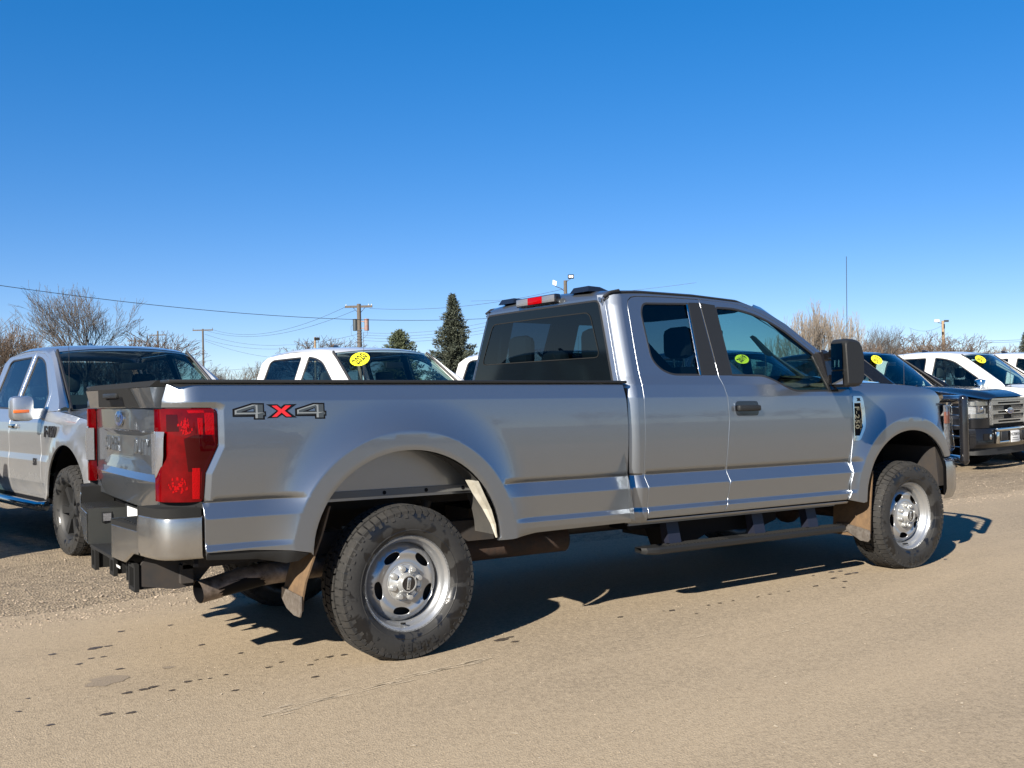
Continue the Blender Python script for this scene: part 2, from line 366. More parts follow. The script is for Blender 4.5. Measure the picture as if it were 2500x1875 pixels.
    return mk(name, V, F, m, parent, normals=N)
def ellc(cx, cz, rx, rz, d, n=90, z0=None):
    out = [(cx+(rx+d)*math.cos(t), cz+(rz+d)*math.sin(t)) for t in np.linspace(-.3, math.pi+.3, n)]
    return out
def plin(z, K):
    K = sorted(K); return np.interp(z, [k[0] for k in K], [k[1] for k in K])

# ================================================================== SETTING
def groundmat(name, c1, c2, c3, s1, grit, gravel=False):
    m = bpy.data.materials.new(name); m.use_nodes = True; nt = m.node_tree; b = nt.nodes['Principled BSDF']; L = nt.links
    tc = nt.nodes.new('ShaderNodeTexCoord')
    def noise(s, d=4, r=.6, dist=0, vec=None):
        n = nt.nodes.new('ShaderNodeTexNoise'); n.inputs['Scale'].default_value = s; n.inputs['Detail'].default_value = d; n.inputs['Roughness'].default_value = r; n.inputs['Distortion'].default_value = dist
        L.new(vec or tc.outputs['Object'], n.inputs['Vector']); return n
    def mixc(f, A, B, bt='MIX'):
        x = nt.nodes.new('ShaderNodeMix'); x.data_type = 'RGBA'; x.blend_type = bt
        for k, v in (('Factor', f), ('A', A), ('B', B)):
            if isinstance(v, (int, float)): x.inputs[k].default_value = v
            elif isinstance(v, tuple): x.inputs[k].default_value = (*v, 1)
            else: L.new(v, x.inputs[k])
        return x.outputs['Result']
    def ramp(src, p0, p1, v0=0, v1=1):
        r = nt.nodes.new('ShaderNodeMapRange'); r.inputs['From Min'].default_value = p0; r.inputs['From Max'].default_value = p1; r.inputs['To Min'].default_value = v0; r.inputs['To Max'].default_value = v1
        L.new(src, r.inputs[0]); return r.outputs[0]
    b.inputs['Roughness'].default_value = .9; b.inputs['Specular IOR Level'].default_value = .25
    mp = nt.nodes.new('ShaderNodeMapping'); mp.inputs['Scale'].default_value = (.35, 1, 1); mp.inputs['Rotation'].default_value = (0, 0, rad(-4)); L.new(tc.outputs['Object'], mp.inputs[0])
    n1 = noise(.55, 5, .6, .3, mp.outputs[0]); n2 = noise(s1, 3, .7)
    col = mixc(ramp(n1.outputs['Fac'], .35, .65), c1, c2)
    v = nt.nodes.new('ShaderNodeTexVoronoi'); v.inputs['Scale'].default_value = grit; L.new(tc.outputs['Object'], v.inputs['Vector'])
    bw = nt.nodes.new('ShaderNodeSeparateColor'); L.new(v.outputs['Color'], bw.inputs[0])
    col = mixc(.55 if gravel else .32, col, mixc(ramp(bw.outputs[0], 0, 1), (.22, .22, .22), (.88, .88, .88)), 'OVERLAY')
    col = mixc(ramp(n2.outputs['Fac'], .42, .72), col, c3)
    if not gravel:
        # pale grit specks, dark pinholes
        v2 = nt.nodes.new('ShaderNodeTexVoronoi'); v2.inputs['Scale'].default_value = 26; L.new(tc.outputs['Object'], v2.inputs['Vector'])
        sc = nt.nodes.new('ShaderNodeSeparateColor'); L.new(v2.outputs['Color'], sc.inputs[0])
        a = nt.nodes.new('ShaderNodeMath'); a.operation = 'LESS_THAN'; a.inputs[1].default_value = .075; L.new(v2.outputs['Distance'], a.inputs[0])
        g = nt.nodes.new('ShaderNodeMath'); g.operation = 'GREATER_THAN'; g.inputs[1].default_value = .86; L.new(sc.outputs[0], g.inputs[0])
        q = nt.nodes.new('ShaderNodeMath'); q.operation = 'MULTIPLY'; L.new(a.outputs[0], q.inputs[0]); L.new(g.outputs[0], q.inputs[1])
        col = mixc(q.outputs[0], col, (.40, .36, .30))
        l = nt.nodes.new('ShaderNodeMath'); l.operation = 'LESS_THAN'; l.inputs[1].default_value = .12; L.new(sc.outputs[1], l.inputs[0])
        q2 = nt.nodes.new('ShaderNodeMath'); q2.operation = 'MULTIPLY'; L.new(a.outputs[0], q2.inputs[0]); L.new(l.outputs[0], q2.inputs[1])
        col = mixc(q2.outputs[0], col, (.07, .055, .045))
        # long pale wheel-dust streaks running along the road
        mp2 = nt.nodes.new('ShaderNodeMapping'); mp2.inputs['Scale'].default_value = (.5, 7, 1); L.new(tc.outputs['Object'], mp2.inputs[0])
        n5 = noise(1.2, 6, .6, .2, mp2.outputs[0]); col = mixc(ramp(n5.outputs['Fac'], .56, .80, 0, .45), col, (.27, .22, .155))
    L.new(col, b.inputs['Base Color'])
    bp = nt.nodes.new('ShaderNodeBump'); bp.inputs['Strength'].default_value = .9 if gravel else .55; bp.inputs['Distance'].default_value = .012 if gravel else .0035
    h = nt.nodes.new('ShaderNodeMath'); h.operation = 'ADD'; L.new(v.outputs['Distance'], h.inputs[0]); L.new(n2.outputs['Fac'], h.inputs[1])
    L.new(h.outputs[0], bp.inputs['Height']); L.new(bp.outputs[0], b.inputs['Normal'])
    return m
G1 = groundmat('gravel_ground', (.205, .160, .107), (.115, .090, .063), (.255, .203, .137), 9, 60, True)
G2 = groundmat('dusty_asphalt', (.245, .193, .130), (.175, .139, .096), (.278, .222, .152), 45, 130)
GR = mat('dry_grass', (.14, .11, .06), .95, var=(.13, .12, .06), nscale=.25)
g = MB().add([(-1500, -1500, 0), (1500, -1500, 0), (1500, 1500, 0), (-1500, 1500, 0)], [(0, 1, 2, 3)]).build('ground', GR); tag(g, kind='structure')
# gravel lot
def wob(x, a): return a*(math.sin(x*1.7)+.6*math.sin(x*4.1+1)+.4*math.sin(x*9.3+2))
xs = np.arange(-60, 120, .25)
V = []; F = []
for i, x in enumerate(xs): V += [(x, 1.32+wob(x, .07), .004), (x, 34, .004)]
F = [(2*i, 2*i+2, 2*i+3, 2*i+1) for i in range(len(xs)-1)]
tag(mk('gravel_lot', V, F, G1), kind='structure')
V = []
for i, x in enumerate(xs): V += [(x, -13+wob(x, .1), .009), (x, 1.52+.18*math.exp(-abs(x-2)/2)+wob(x+5, .06), .009)]
tag(mk('road', V, F, G2), kind='structure')
# loose stones on the lot: three stone meshes scattered, joined as one
def stones():
    base = []
    for k in range(5):
        bm = bmesh.new(); bmesh.ops.create_icosphere(bm, subdivisions=1, radius=1); r = np.random.default_rng(k)
        V = np.array([v.co[:] for v in bm.verts])*(1+r.uniform(-.28, .28, (len(bm.verts), 1))); V *= [1, .78, .5]
        base.append((V, np.array([[v.index for v in f.verts] for f in bm.faces]))); bm.free()
    VV = []; FF = []; n = 0
    N = 19600; r = np.random.default_rng(3)
    for i in range(N):
        if i < 9500: x = r.uniform(-2.3, 1.2); y = 1.15+r.exponential(1.1)
        else: x = r.uniform(5, 15); y = 1.1+r.exponential(1.1)
        if r.random() < .10: y = 1.35-r.exponential(.22)
        s = r.choice([.004, .006, .009, .014], p=[.50, .34, .13, .03])*r.uniform(.55, 1.1)
        if i >= N-2600: x = r.uniform(-2.5, 8); y = r.uniform(-4.6, 1.3); s = r.uniform(.0015, .0042)
        if y < 1.2: s = min(s, .007)
        V, Fc = base[r.integers(5)]; a = r.uniform(0, 6.28); c, q = math.cos(a), math.sin(a)
        P = V*s; P = np.stack([P[:, 0]*c-P[:, 1]*q+x, P[:, 0]*q+P[:, 1]*c+y, P[:, 2]+.009+s*.2], 1)
        VV.append(P); FF.append(Fc+n); n += len(P)
    VV = np.concatenate(VV); FF = np.concatenate(FF)
    return VV, FF
SV, SF = stones()
sm = mat('stone', (.40, .33, .25), .85); nt = sm.node_tree
oi = nt.nodes.new('ShaderNodeTexCoord'); vv = nt.nodes.new('ShaderNodeTexVoronoi'); vv.inputs['Scale'].default_value = 28; nt.links.new(oi.outputs['Object'], vv.inputs['Vector'])
cr = nt.nodes.new('ShaderNodeValToRGB'); cr.color_ramp.elements[0].color = (.085, .066, .05, 1); cr.color_ramp.elements[1].color = (.36, .29, .215, 1)
nt.links.new(vv.outputs['Color'], cr.inputs[0]); nt.links.new(cr.outputs[0], nt.nodes['Principled BSDF'].inputs['Base Color'])
o = mk('loose_gravel', SV, SF, sm, smooth=False); tag(o, kind='stuff')
# oil drips, wet spots, scuffs on the asphalt (real flat marks)
def blobs(name, L, m, z):
    b = MB(); r = random.Random(5)
    for (x, y, a, c, rot) in L:
        n = 14; P = []
        for k in range(n):
            t = 2*math.pi*k/n; q = 1+r.uniform(-.3, .3); u, v = a*q*math.cos(t), c*q*math.sin(t)
            P.append((x+u*math.cos(rot)-v*math.sin(rot), y+u*math.sin(rot)+v*math.cos(rot), z))
        b.add(P, [tuple(range(n))])
    return tag(b.build(name, m, smooth=False), kind='stuff')
def gpt(u, v):
    d = fw+R2*((u-1250)/2460)-U2*((v-937.5)/2460); t = (.009-CAMP.z)/d.z; p = CAMP+d*t; return p.x, p.y
drips = []
for (u, v, s) in [(232, 1583, 16), (264, 1578, 9), (128, 1598, 9), (222, 1608, 8), (252, 1604, 7), (192, 1622, 8), (292, 1634, 10), (312, 1692, 13), (350, 1684, 12), (372, 1678, 12), (421, 1686, 8), (457, 1665, 10), (488, 1660, 5), (512, 1657, 5), (551, 1648, 8),
                  (262, 1744, 16), (322, 1740, 12), (121, 1771, 9), (575, 1686, 9), (655, 1630, 8), (687, 1617, 7), (757, 1624, 8), (770, 1653, 10), (805, 1604, 11), (840, 1599, 9), (772, 1612, 6), (588, 1595, 8), (492, 1575, 9), (415, 1527, 7), (296, 1542, 9),
                  (1225, 1562, 20), (1245, 1556, 10), (1258, 1567, 12), (1515, 1507, 9), (1620, 1492, 4), (1640, 1491, 10), (1730, 1478, 7), (1757, 1473, 7), (1790, 1467, 5), (1850, 1458, 7), (1880, 1451, 6), (1925, 1444, 6), (1992, 1431, 9), (2035, 1412, 10), (2052, 1395, 8), (2070, 1402, 12), (2088, 1399, 10), (2060, 1435, 6), (2063, 1420, 7), (1985, 1406, 5), (2308, 1366, 6), (1700, 1499, 5), (45, 1738, 7), (68, 1706, 5), (2030, 1397, 9)]:
    x, y = gpt(u, v); dd = (Vector((x, y, 0))-CAMP).length; w = s*dd/2460
    drips.append((x, y, w*1.0, w*.55, rad(6)))
blobs('oil_drips', drips, mat('oil', (.032, .025, .020), .5, var=(.065, .050, .038), nscale=60), .0115)
blobs('asphalt_patch', [(*gpt(262, 1663), .10, .075, 0), (*gpt(412, 1630), .03, .025, 0)], mat('bare_asphalt', (.155, .122, .088), .9, bump=.5, nscale=150, var=(.19, .15, .105)), .0110)
sc = []
r = random.Random(2)
for k in range(60):
    t = r.random(); u = 640+t*560; v = 1745-t*140+r.gauss(0, 5); x, y = gpt(u, v); sc.append((x, y, r.uniform(.01, .10), r.uniform(.0012, .004), rad(r.uniform(2, 9))))
for k in range(26):
    u = r.uniform(1500, 2450); v = 1600-(u-1500)*.17+r.gauss(0, 14); x, y = gpt(u, v); sc.append((x, y, r.uniform(.01, .07), r.uniform(.001, .004), rad(r.uniform(0, 9))))
for k in range(14):
    x, y = gpt(r.uniform(50, 2450), r.uniform(1640, 1860)); sc.append((x, y, r.uniform(.008, .02), r.uniform(.003, .007), r.uniform(0, 3)))
blobs('dust_scuffs', sc, mat('pale_scuff', (.38, .31, .22), .95), .0120)

# ================================================================== MAIN TRUCK
XF[0] = rakef
T = tag(empty('pickup_truck'), 'large silver pickup with a red and grey 4x4 decal, standing alone on the road', 'pickup truck')
PR = [(.48, .925), (.55, .958), (.575, .978), (.600, .988), (.634, .993), (.657, .976), (.70, .981), (.779, .990), (.851, .957), (.856, .955)]
def prof(z):
    lo = plin(z, PR)
    t = (z-.856); y = .955+.0+.030*t/.3-.0*t   # gentle convex barrel: slope changes sign near z=1.15
    zz = np.clip(z, .856, 1.322); bar = .9705-.165*(zz-1.10)**2-.06*np.maximum(zz-1.22, 0)**1.0*0
    s = np.where(z < .856, lo, bar)
    y0 = .9705-.165*(1.322-1.10)**2
    s = np.where(z > 1.322, y0-(z-1.322)*.24, s)
    y1 = y0-(.078)*.24
    s = np.where(z > 1.40, y1-(z-1.40)*.34-.10*np.clip(z-1.40, 0, .05), s)
    return s
def arch(x, z, cx, cz, rx, rz):
    zz = np.maximum(z-cz, 0); q = np.sqrt(((x-cx)/rx)**2+(zz/rz)**2); return (q-1)*.52
def flare(y, x, z, cx, rx, lip=1.012):
    d = arch(x, z, cx, .56, rx, .502)
    t = np.clip((d-.098)/.21, 0, 1); w = (1-t)**2.2
    w = np.where(d < .098, 1.0-.10*np.clip((.03-d)/.03, 0, 1)**2, w)
    top = np.clip((1.40-z)/.12, 0, 1); w = w*top
    return y+w*np.maximum(lip-y, 0)
LLO = [(-1.25, 1.29), (-.974, 1.29), (-.974, 1.116), (-1.034, .991), (-1.043, .856), (-1.25, .856)]
def Ybed(x, z):
    y = prof(z); y = flare(y, x, z, .005, .54)
    # rear corner rolls round to the tailgate
    t = np.clip((-1.05-x)/.18, 0, 1); y = y-.118*t**2.1
    # bevel round the tail lamp
    P = np.stack([np.ravel(x), np.ravel(z)], 1); d = pdist(P, np.array(LLO)).reshape(np.shape(x)); y = y-.0105*np.clip(1-d/.027, 0, 1)
    # small dip near the bed front edge
    return y
def Ycab(x, z):
    y = prof(z)
    # cab rear corner: bright rounded chamfer, follows the leaning rear edge
    xe = np.interp(z, [1.40, 1.60, 1.90, 1.975], [1.497, 1.515, 1.545, 1.562]); t = np.clip((xe+.080-x)/.080, 0, 1); y = y-.062*t**1.35
    return y
def Yfen(x, z):
    y = prof(np.minimum(z, 1.40)); y = np.where(z > 1.34, y-(z-1.34)**2*4.0, y)
    y = flare(y, x, z, 4.175, .535)
    t = np.clip((x-4.30)/.45, 0, 1.6); y = y-.062*t**2.2
    return y
ZLN = (.575, .600, .634, .657, .779, .853, 1.322)
# ---- bed sides
bedp = [(-1.184, 1.404), (1.474, 1.404), (1.484, 1.31), (1.489, 1.15), (1.480, .86), (1.496, .78), (1.492, .66), (1.482, .578)]
bedp += [(.80, .570), (.62, .553), (.53, .553)]
bedp += [(.005+.54*math.cos(t), .56+.502*math.sin(t)) for t in np.linspace(0.02, math.pi-.02, 40)]
bedp += [(-.545, .585), (-.64, .604), (-.84, .622), (-1.046, .625)]
bedp += [(-1.050, .853), (-1.043, .856), (-1.034, .991), (-.974, 1.116), (-.974, 1.262), (-.985, 1.282), (-1.005, 1.292), (-1.208, 1.296), (-1.206, 1.33)]
cr1 = ellc(.005, .56, .54, .502, .094)+ellc(.005, .56, .54, .502, .106)+ellc(.005, .56, .54, .502, .03)
lampb = [tuple(p) for d in (.004, .011, .018, .0245, .030) for p in inset(dens(LLO, .012), -d)[0]]
for sd_ in (-1, 1):
    bs = panel('bed_side', bedp, Ybed, sd_, 'silver', T, zl=ZLN, curves=(cr1, lampb), sp=.032)
    if sd_ == -1: BS = bs
    panel('bed_valance', [(-1.045, .621), (-.84, .618), (-.64, .600), (-.552, .582), (-.60, .545), (-.66, .540), (-.80, .572), (-1.04, .590)], lambda x, z: prof(z)+.0-.01+0*x+flare(prof(z)*0+.98, x, z, .005, .54)-.98, sd_, 'plast', bs, sp=.05)
    # rail cap
    b = MB(); b.box(-1.195, 1.50, min(sd_*.955, sd_*.80), max(sd_*.955, sd_*.80), 1.4065, 1.424, bev=.006); b.build('rail_cap', 'plast', bs)
    # inner skin of the bed
    MB().add([(-1.17, sd_*.79, .80), (1.45, sd_*.79, .80), (1.45, sd_*.80, 1.405), (-1.17, sd_*.80, 1.405)], [(0, 1, 2, 3)]).add([(-1.17, sd_*.955, 1.4055), (1.46, sd_*.95, 1.4055), (1.46, sd_*.79, 1.4055), (-1.17, sd_*.79, 1.4055)], [(0, 1, 2, 3)]).build('bed_inner_wall', 'silver', bs)
    # wheelhouse: vertical inner face, flange with holes, liner edge lit by the sun
    b = MB(); arcp = [(.005+.56*math.cos(t), .56+.50*math.sin(t)) for t in np.linspace(.0, math.pi, 28)]
    b.grid([[(x, sd_*.955, z) for x, z in arcp], [(x, sd_*.90, z+.012) for x, z in arcp], [(x, sd_*.70, z+.012) for x, z in arcp]])
    b.build('wheelhouse', 'liner', bs)
    b = MB(); up_ = [(x*.98, z) for x, z in arcp if z > .84]
    b.add([(x, sd_*.735, z-.0) for x, z in up_], [tuple(range(len(up_)))]); b.build('wheelhouse_panel', 'liner', bs)
    b = MB(); b.box(-.47, .48, min(sd_*.735, sd_*.80), max(sd_*.735, sd_*.80), .838, .842); b.box(-.47, .48, min(sd_*.797, sd_*.802), max(sd_*.797, sd_*.802), .815, .85); 
    b.build('wheelhouse_flange', 'galv', bs)
    b = MB()
    for hx_ in (-.36, -.05, .20, .43): MB().lathe([(.0, -.0), (.011, 0)], (hx_, sd_*.804, .832), 1, 10).build('bolt_hole', 'blk', bs)
    # front return of the arch: creased steel, sunlit look put into its pale colour
    A_ = [(.425, .880, 1), (.465, .80, .9), (.505, .72, .68), (.53, .64, .40), (.538, .565, .12)]
    b = MB(); b.grid([[(x-.004+a*k, sd_*(.985-c*k), z) for x, z, k in A_] for a, c in ((0, 0), (-.010, .045), (.010, .055), (-.020, .105), (.03, .13))])
    b.build('arch_return', 'linlit', bs, smooth=False)
MB().box(-1.17, 1.46, -.79, .79, .80, .83).box(1.44, 1.47, -.88, .88, .80, 1.40).build('bed_floor', 'silver', T)
# ---- 4x4 decal
def dmap(p, q): return (-.905+(p-390)/1235*.458, 1.316-(q-180)/230*.0805-.0065*(p-390)/1235)
def decal(name, poly, m, off, par):
    pts = [dmap(*p) for p in poly]; V = []
    for x, z in pts:
        y = float(Ybed(np.array([x]), np.array([z]))[0]); V.append((x, -(y+off), z))
    from mathutils.geometry import tessellate_polygon
    F = tessellate_polygon([[Vector((x, z, 0)) for x, z in pts]])
    return mk(name, V, F, m, par, smooth=False)
DD = decal('four_by_four_decal', [(828, 203), (980, 203), (1025, 240), (1070, 203), (1245, 197), (1112, 292), (1238, 385), (1085, 385), (1035, 345), (975, 387), (830, 395), (965, 292)], 'blk', .0012, BS)
decal('red_cross', [(900, 224), (968, 218), (1028, 270), (1088, 217), (1162, 217), (1072, 292), (1165, 370), (1095, 371), (1030, 316), (965, 374), (898, 377), (990, 294)], 'redf', .0024, BS)
for dx, dq in ((0, 0), (829, -8)):
    f = lambda L: [(p+dx, q+dq) for p, q in L]
    decal('digit_four', f([(387, 268), (640, 187), (800, 187), (800, 298), (823, 298), (823, 370), (805, 370), (805, 412), (660, 412), (660, 375), (387, 375)]), 'blk', .0012, BS)
    decal('digit_face', f([(412, 285), (645, 208), (782, 206), (782, 318), (806, 318), (806, 350), (782, 350), (782, 394), (680, 394), (680, 345), (412, 352)]), 'gp', .0022, BS)
    decal('digit_highlight', f([(414, 348), (414, 286), (645, 209), (706, 209), (636, 229), (438, 292), (438, 326)]), 'lgp', .0032, BS)
    decal('digit_highlight', f([(676, 222), (712, 210), (712, 392), (681, 392), (681, 336)]), 'lgp', .0032, BS)
    decal('digit_highlight', f([(425, 337), (445, 319), (712, 317), (800, 314), (712, 333)]), 'lgp', .0034, BS)
    decal('digit_shade', f([(440, 318), (440, 292), (640, 230), (682, 230), (682, 316)]), 'gp', .0042, BS)
    decal('digit_counter', f([(490, 308), (660, 250), (670, 306)]), 'blk', .0050, BS)
    decal('digit_hole', f([(565, 300), (655, 262), (660, 300)]), 'silver', .0058, BS)
# ---- cab sides
roofE = [(1.50, 1.985), (1.60, 2.000), (1.84, 2.012), (2.3, 2.010), (2.7, 1.992), (2.9, 1.945), (3.08, 1.856), (3.335, 1.680), (3.50, 1.560), (3.66, 1.440)]
cabp = [(1.495, .565), (1.497, 1.40), (1.515, 1.60), (1.545, 1.90), (1.558, 1.955)]+[(x, z-.03) for x, z in roofE[1:]]
cabp += [(3.70, 1.40), (3.535, 1.392), (3.415, 1.567), (3.20, 1.712), (2.97, 1.848), (2.86, 1.895), (2.752, 1.928), (2.66, 1.952), (2.55, 1.963), (2.28, 1.972), (1.98, 1.974), (1.76, 1.968), (1.715, 1.960), (1.682, 1.935), (1.668, 1.90)]
rdg = [(1.668, 1.90), (1.655, 1.78), (1.640, 1.65), (1.628, 1.52), (1.622, 1.38), (1.616, 1.15), (1.606, .86), (1.618, .78), (1.612, .66), (1.606, .60)]
cabp += rdg[1:]+[(1.606, .575), (3.47, .575), (3.47, .562)]
fdg = [(2.300, 1.965), (2.300, 1.94), (2.297, 1.60), (2.293, 1.452), (2.312, 1.39), (2.326, 1.32), (2.330, 1.17), (2.297, .86), (2.308, .78), (2.285, .65), (2.25, .588)]
rdp = [(x+.0045, z) for x, z in rdg[::-1]]+[(1.687, 1.932), (1.719, 1.953), (1.762, 1.961), (1.98, 1.967), (2.298, 1.966)]+fdg[1:]
rdp = [(1.612, .590)]+rdp[1:]
rwin = rnd([(1.752, 1.56), (1.762, 1.86), (1.800, 1.925), (2.20, 1.940), (2.15, 1.458), (1.90, 1.458), (1.81, 1.490)], [.06, .08, .05, .012, .012, .12, .08])
fdp = [(2.303, 1.967), (2.55, 1.960), (2.66, 1.948), (2.75, 1.924), (2.86, 1.890), (2.97, 1.842), (3.20, 1.706), (3.41, 1.562), (3.525, 1.392), (3.545, 1.36), (3.556, 1.30), (3.548, 1.02), (3.513, .86), (3.51, .78), (3.485, .70), (3.484, .64), (3.455, .59), (2.255, .588), (2.289, .65), (2.312, .78), (2.301, .86), (2.334, 1.17), (2.330, 1.32), (2.316, 1.39), (2.297, 1.452), (2.301, 1.60)]
fwin = rnd([(2.412, 1.458), (2.430, 1.926), (2.61, 1.924), (2.76, 1.898), (2.90, 1.855), (3.05, 1.782), (3.29, 1.615), (3.405, 1.352), (2.98, 1.352), (2.90, 1.378), (2.80, 1.425), (2.71, 1.455)], [.01, .03, .05, .05, .05, .05, .03, .02, .10, .06, .06, .06])
for sd_ in (-1, 1):
    cf = panel('cab_frame', cabp, Ycab, sd_, 'silver', T, zl=ZLN+(1.40,), curves=[[(float(np.interp(z, [1.40, 1.60, 1.90, 1.975], [1.497, 1.515, 1.545, 1.562]))+d, z) for z in np.arange(.58, 1.96, .018) for d in (.016, .034, .054, .074, .086)]], sp=.03, gap=.0)
    rd = panel('rear_door', rdp, Ycab, sd_, 'silver', T, holes=[rwin], zl=ZLN+(1.40,), sp=.035)
    fd = panel('front_door', fdp, Ycab, sd_, 'silver', T, holes=[fwin], zl=ZLN+(1.40,), sp=.035)
    hr = panel('window_seal', rwin, lambda x, z: Ycab(x, z)+.001, sd_, 'rubber', rd, holes=[inset(dens(rwin, .03), .011)[0]], sp=.02, gap=.001, depth=.01)
    panel('window', inset(dens(rwin, .04), .004)[0], lambda x, z: Ycab(x, z)-.010, sd_, 'tint', rd, sp=.08, gap=0, hem=False)
    panel('window_seal', fwin, lambda x, z: Ycab(x, z)+.001, sd_, 'rubber', fd, holes=[inset(dens(fwin, .03), .012)[0]], sp=.02, gap=.001, depth=.01)
    panel('window', inset(dens(fwin, .04), .004)[0], lambda x, z: Ycab(x, z)-.010, sd_, 'glass', fd, sp=.08, gap=0, hem=False)
    pr = [(3.275, 1.62), (3.293, 1.612), (3.41, 1.36), (3.385, 1.36)]
    panel('window_divider', [(3.262, 1.605), (3.300, 1.622), (3.425, 1.352), (3.33, 1.352)], lambda x, z: Ycab(x, z)+.002, sd_, 'plast', fd, sp=.04, gap=0)
    # matt black pillar trims
    panel('pillar_trim', [(2.20, 1.941), (2.292, 1.944), (2.288, 1.462), (2.148, 1.462)], lambda x, z: Ycab(x, z)+.0025, sd_, 'plast', rd, sp=.06, gap=0)
    panel('pillar_trim', [(2.3045, 1.944), (2.432, 1.934), (2.413, 1.462), (2.3005, 1.462)], lambda x, z: Ycab(x, z)+.0025, sd_, 'plast', fd, sp=.06, gap=0)
    panel('bright_strip', [(2.176, 1.928), (2.184, 1.928), (2.138, 1.462), (2.128, 1.462)], lambda x, z: Ycab(x, z)+.005, sd_, 'chrome', rd, sp=.06, gap=0, depth=.004)
    # dark door jambs behind the gaps
    panel('door_jamb', [(1.56, .60), (1.56, 1.38), (1.60, 1.90), (1.66, 1.98), (1.72, 1.98), (1.73, 1.92), (1.69, 1.50), (1.69, .60)], lambda x, z: Ycab(x, z)-.03, sd_, 'blk', T, sp=.08, gap=0, hem=False)
    panel('door_jamb', [(2.22, .60), (2.25, 1.45), (2.22, 1.97), (2.40, 1.97), (2.39, 1.45), (2.37, .60)], lambda x, z: Ycab(x, z)-.03, sd_, 'blk', T, sp=.08, gap=0, hem=False)
    panel('door_jamb', [(3.40, .60), (3.47, 1.30), (3.47, 1.38), (3.60, 1.38), (3.62, 1.30), (3.58, .60)], lambda x, z: Ycab(x, z)-.03, sd_, 'blk', T, sp=.08, gap=0, hem=False)
    MB().box(1.484, 1.52, min(sd_*.86, sd_*.93), max(sd_*.86, sd_*.93), .60, 1.38).build('gap_filler', 'blk', T)
    # door handle: dished cup, bar
    yh = 0.969
    hd = MB(); P = rnd([(2.392, 1.200), (2.392, 1.288), (2.600, 1.288), (2.600, 1.200)], .03)
    panel('handle_cup', rnd([(2.382, 1.193), (2.382, 1.296), (2.610, 1.296), (2.610, 1.193)], .035), lambda x, z: Ycab(x, z)+.002, sd_, 'silver', fd, holes=[rnd([(2.395, 1.200), (2.395, 1.289), (2.600, 1.289), (2.600, 1.200)], .025)], sp=.02, gap=0, depth=.012)
    panel('handle_recess', rnd([(2.393, 1.198), (2.393, 1.291), (2.602, 1.291), (2.602, 1.198)], .027), lambda x, z: Ycab(x, z)+.0035+0*x, sd_, 'gloss', fd, sp=.03, gap=0, depth=.004)
    hb = MB(); hb.box(2.392, 2.590, min(sd_*(yh+.008), sd_*(yh+.040)), max(sd_*(yh+.008), sd_*(yh+.040)), 1.228, 1.266, bev=.010); hb.build('door_handle', 'plast', fd)
    # rocker pinch weld
    MB().box(1.52, 3.40, min(sd_*.90, sd_*.915), max(sd_*.90, sd_*.915), .545, .566).build('sill_flange', 'lgt', cf)
    MB().box(1.5, 3.45, min(sd_*.82, sd_*.905), max(sd_*.82, sd_*.905), .55, .60).build('sill', 'blk', cf)
# ---- front fenders with vent badge
fenp = [(3.550, 1.36), (3.56, 1.40), (3.72, 1.412), (4.00, 1.408), (4.29, 1.392), (4.50, 1.366), (4.57, 1.350), (4.62, 1.315), (4.640, 1.285), (4.630, 1.262), (4.618, 1.18), (4.615, 1.08), (4.65, .95), (4.715, .868), (4.700, .848), (4.640, .846)]
fenp += [(4.175+.535*math.cos(t), .56+.502*math.sin(t)) for t in np.linspace(.60, math.pi-.02, 34)]
fenp += [(3.640, .565), (3.60, .560), (3.4575, .588), (3.4865, .64), (3.4875, .70), (3.5125, .78), (3.5155, .86), (3.550, 1.02)]
vent = rnd([(3.566, 1.318), (3.668, 1.318), (3.684, 1.22), (3.684, 1.105), (3.610, 1.000), (3.558, 1.000)], [.004, .03, .03, .04, .03, .004])
cr2 = ellc(4.175, .56, .535, .502, .094)+ellc(4.175, .56, .535, .502, .106)+ellc(4.175, .56, .535, .502, .03)
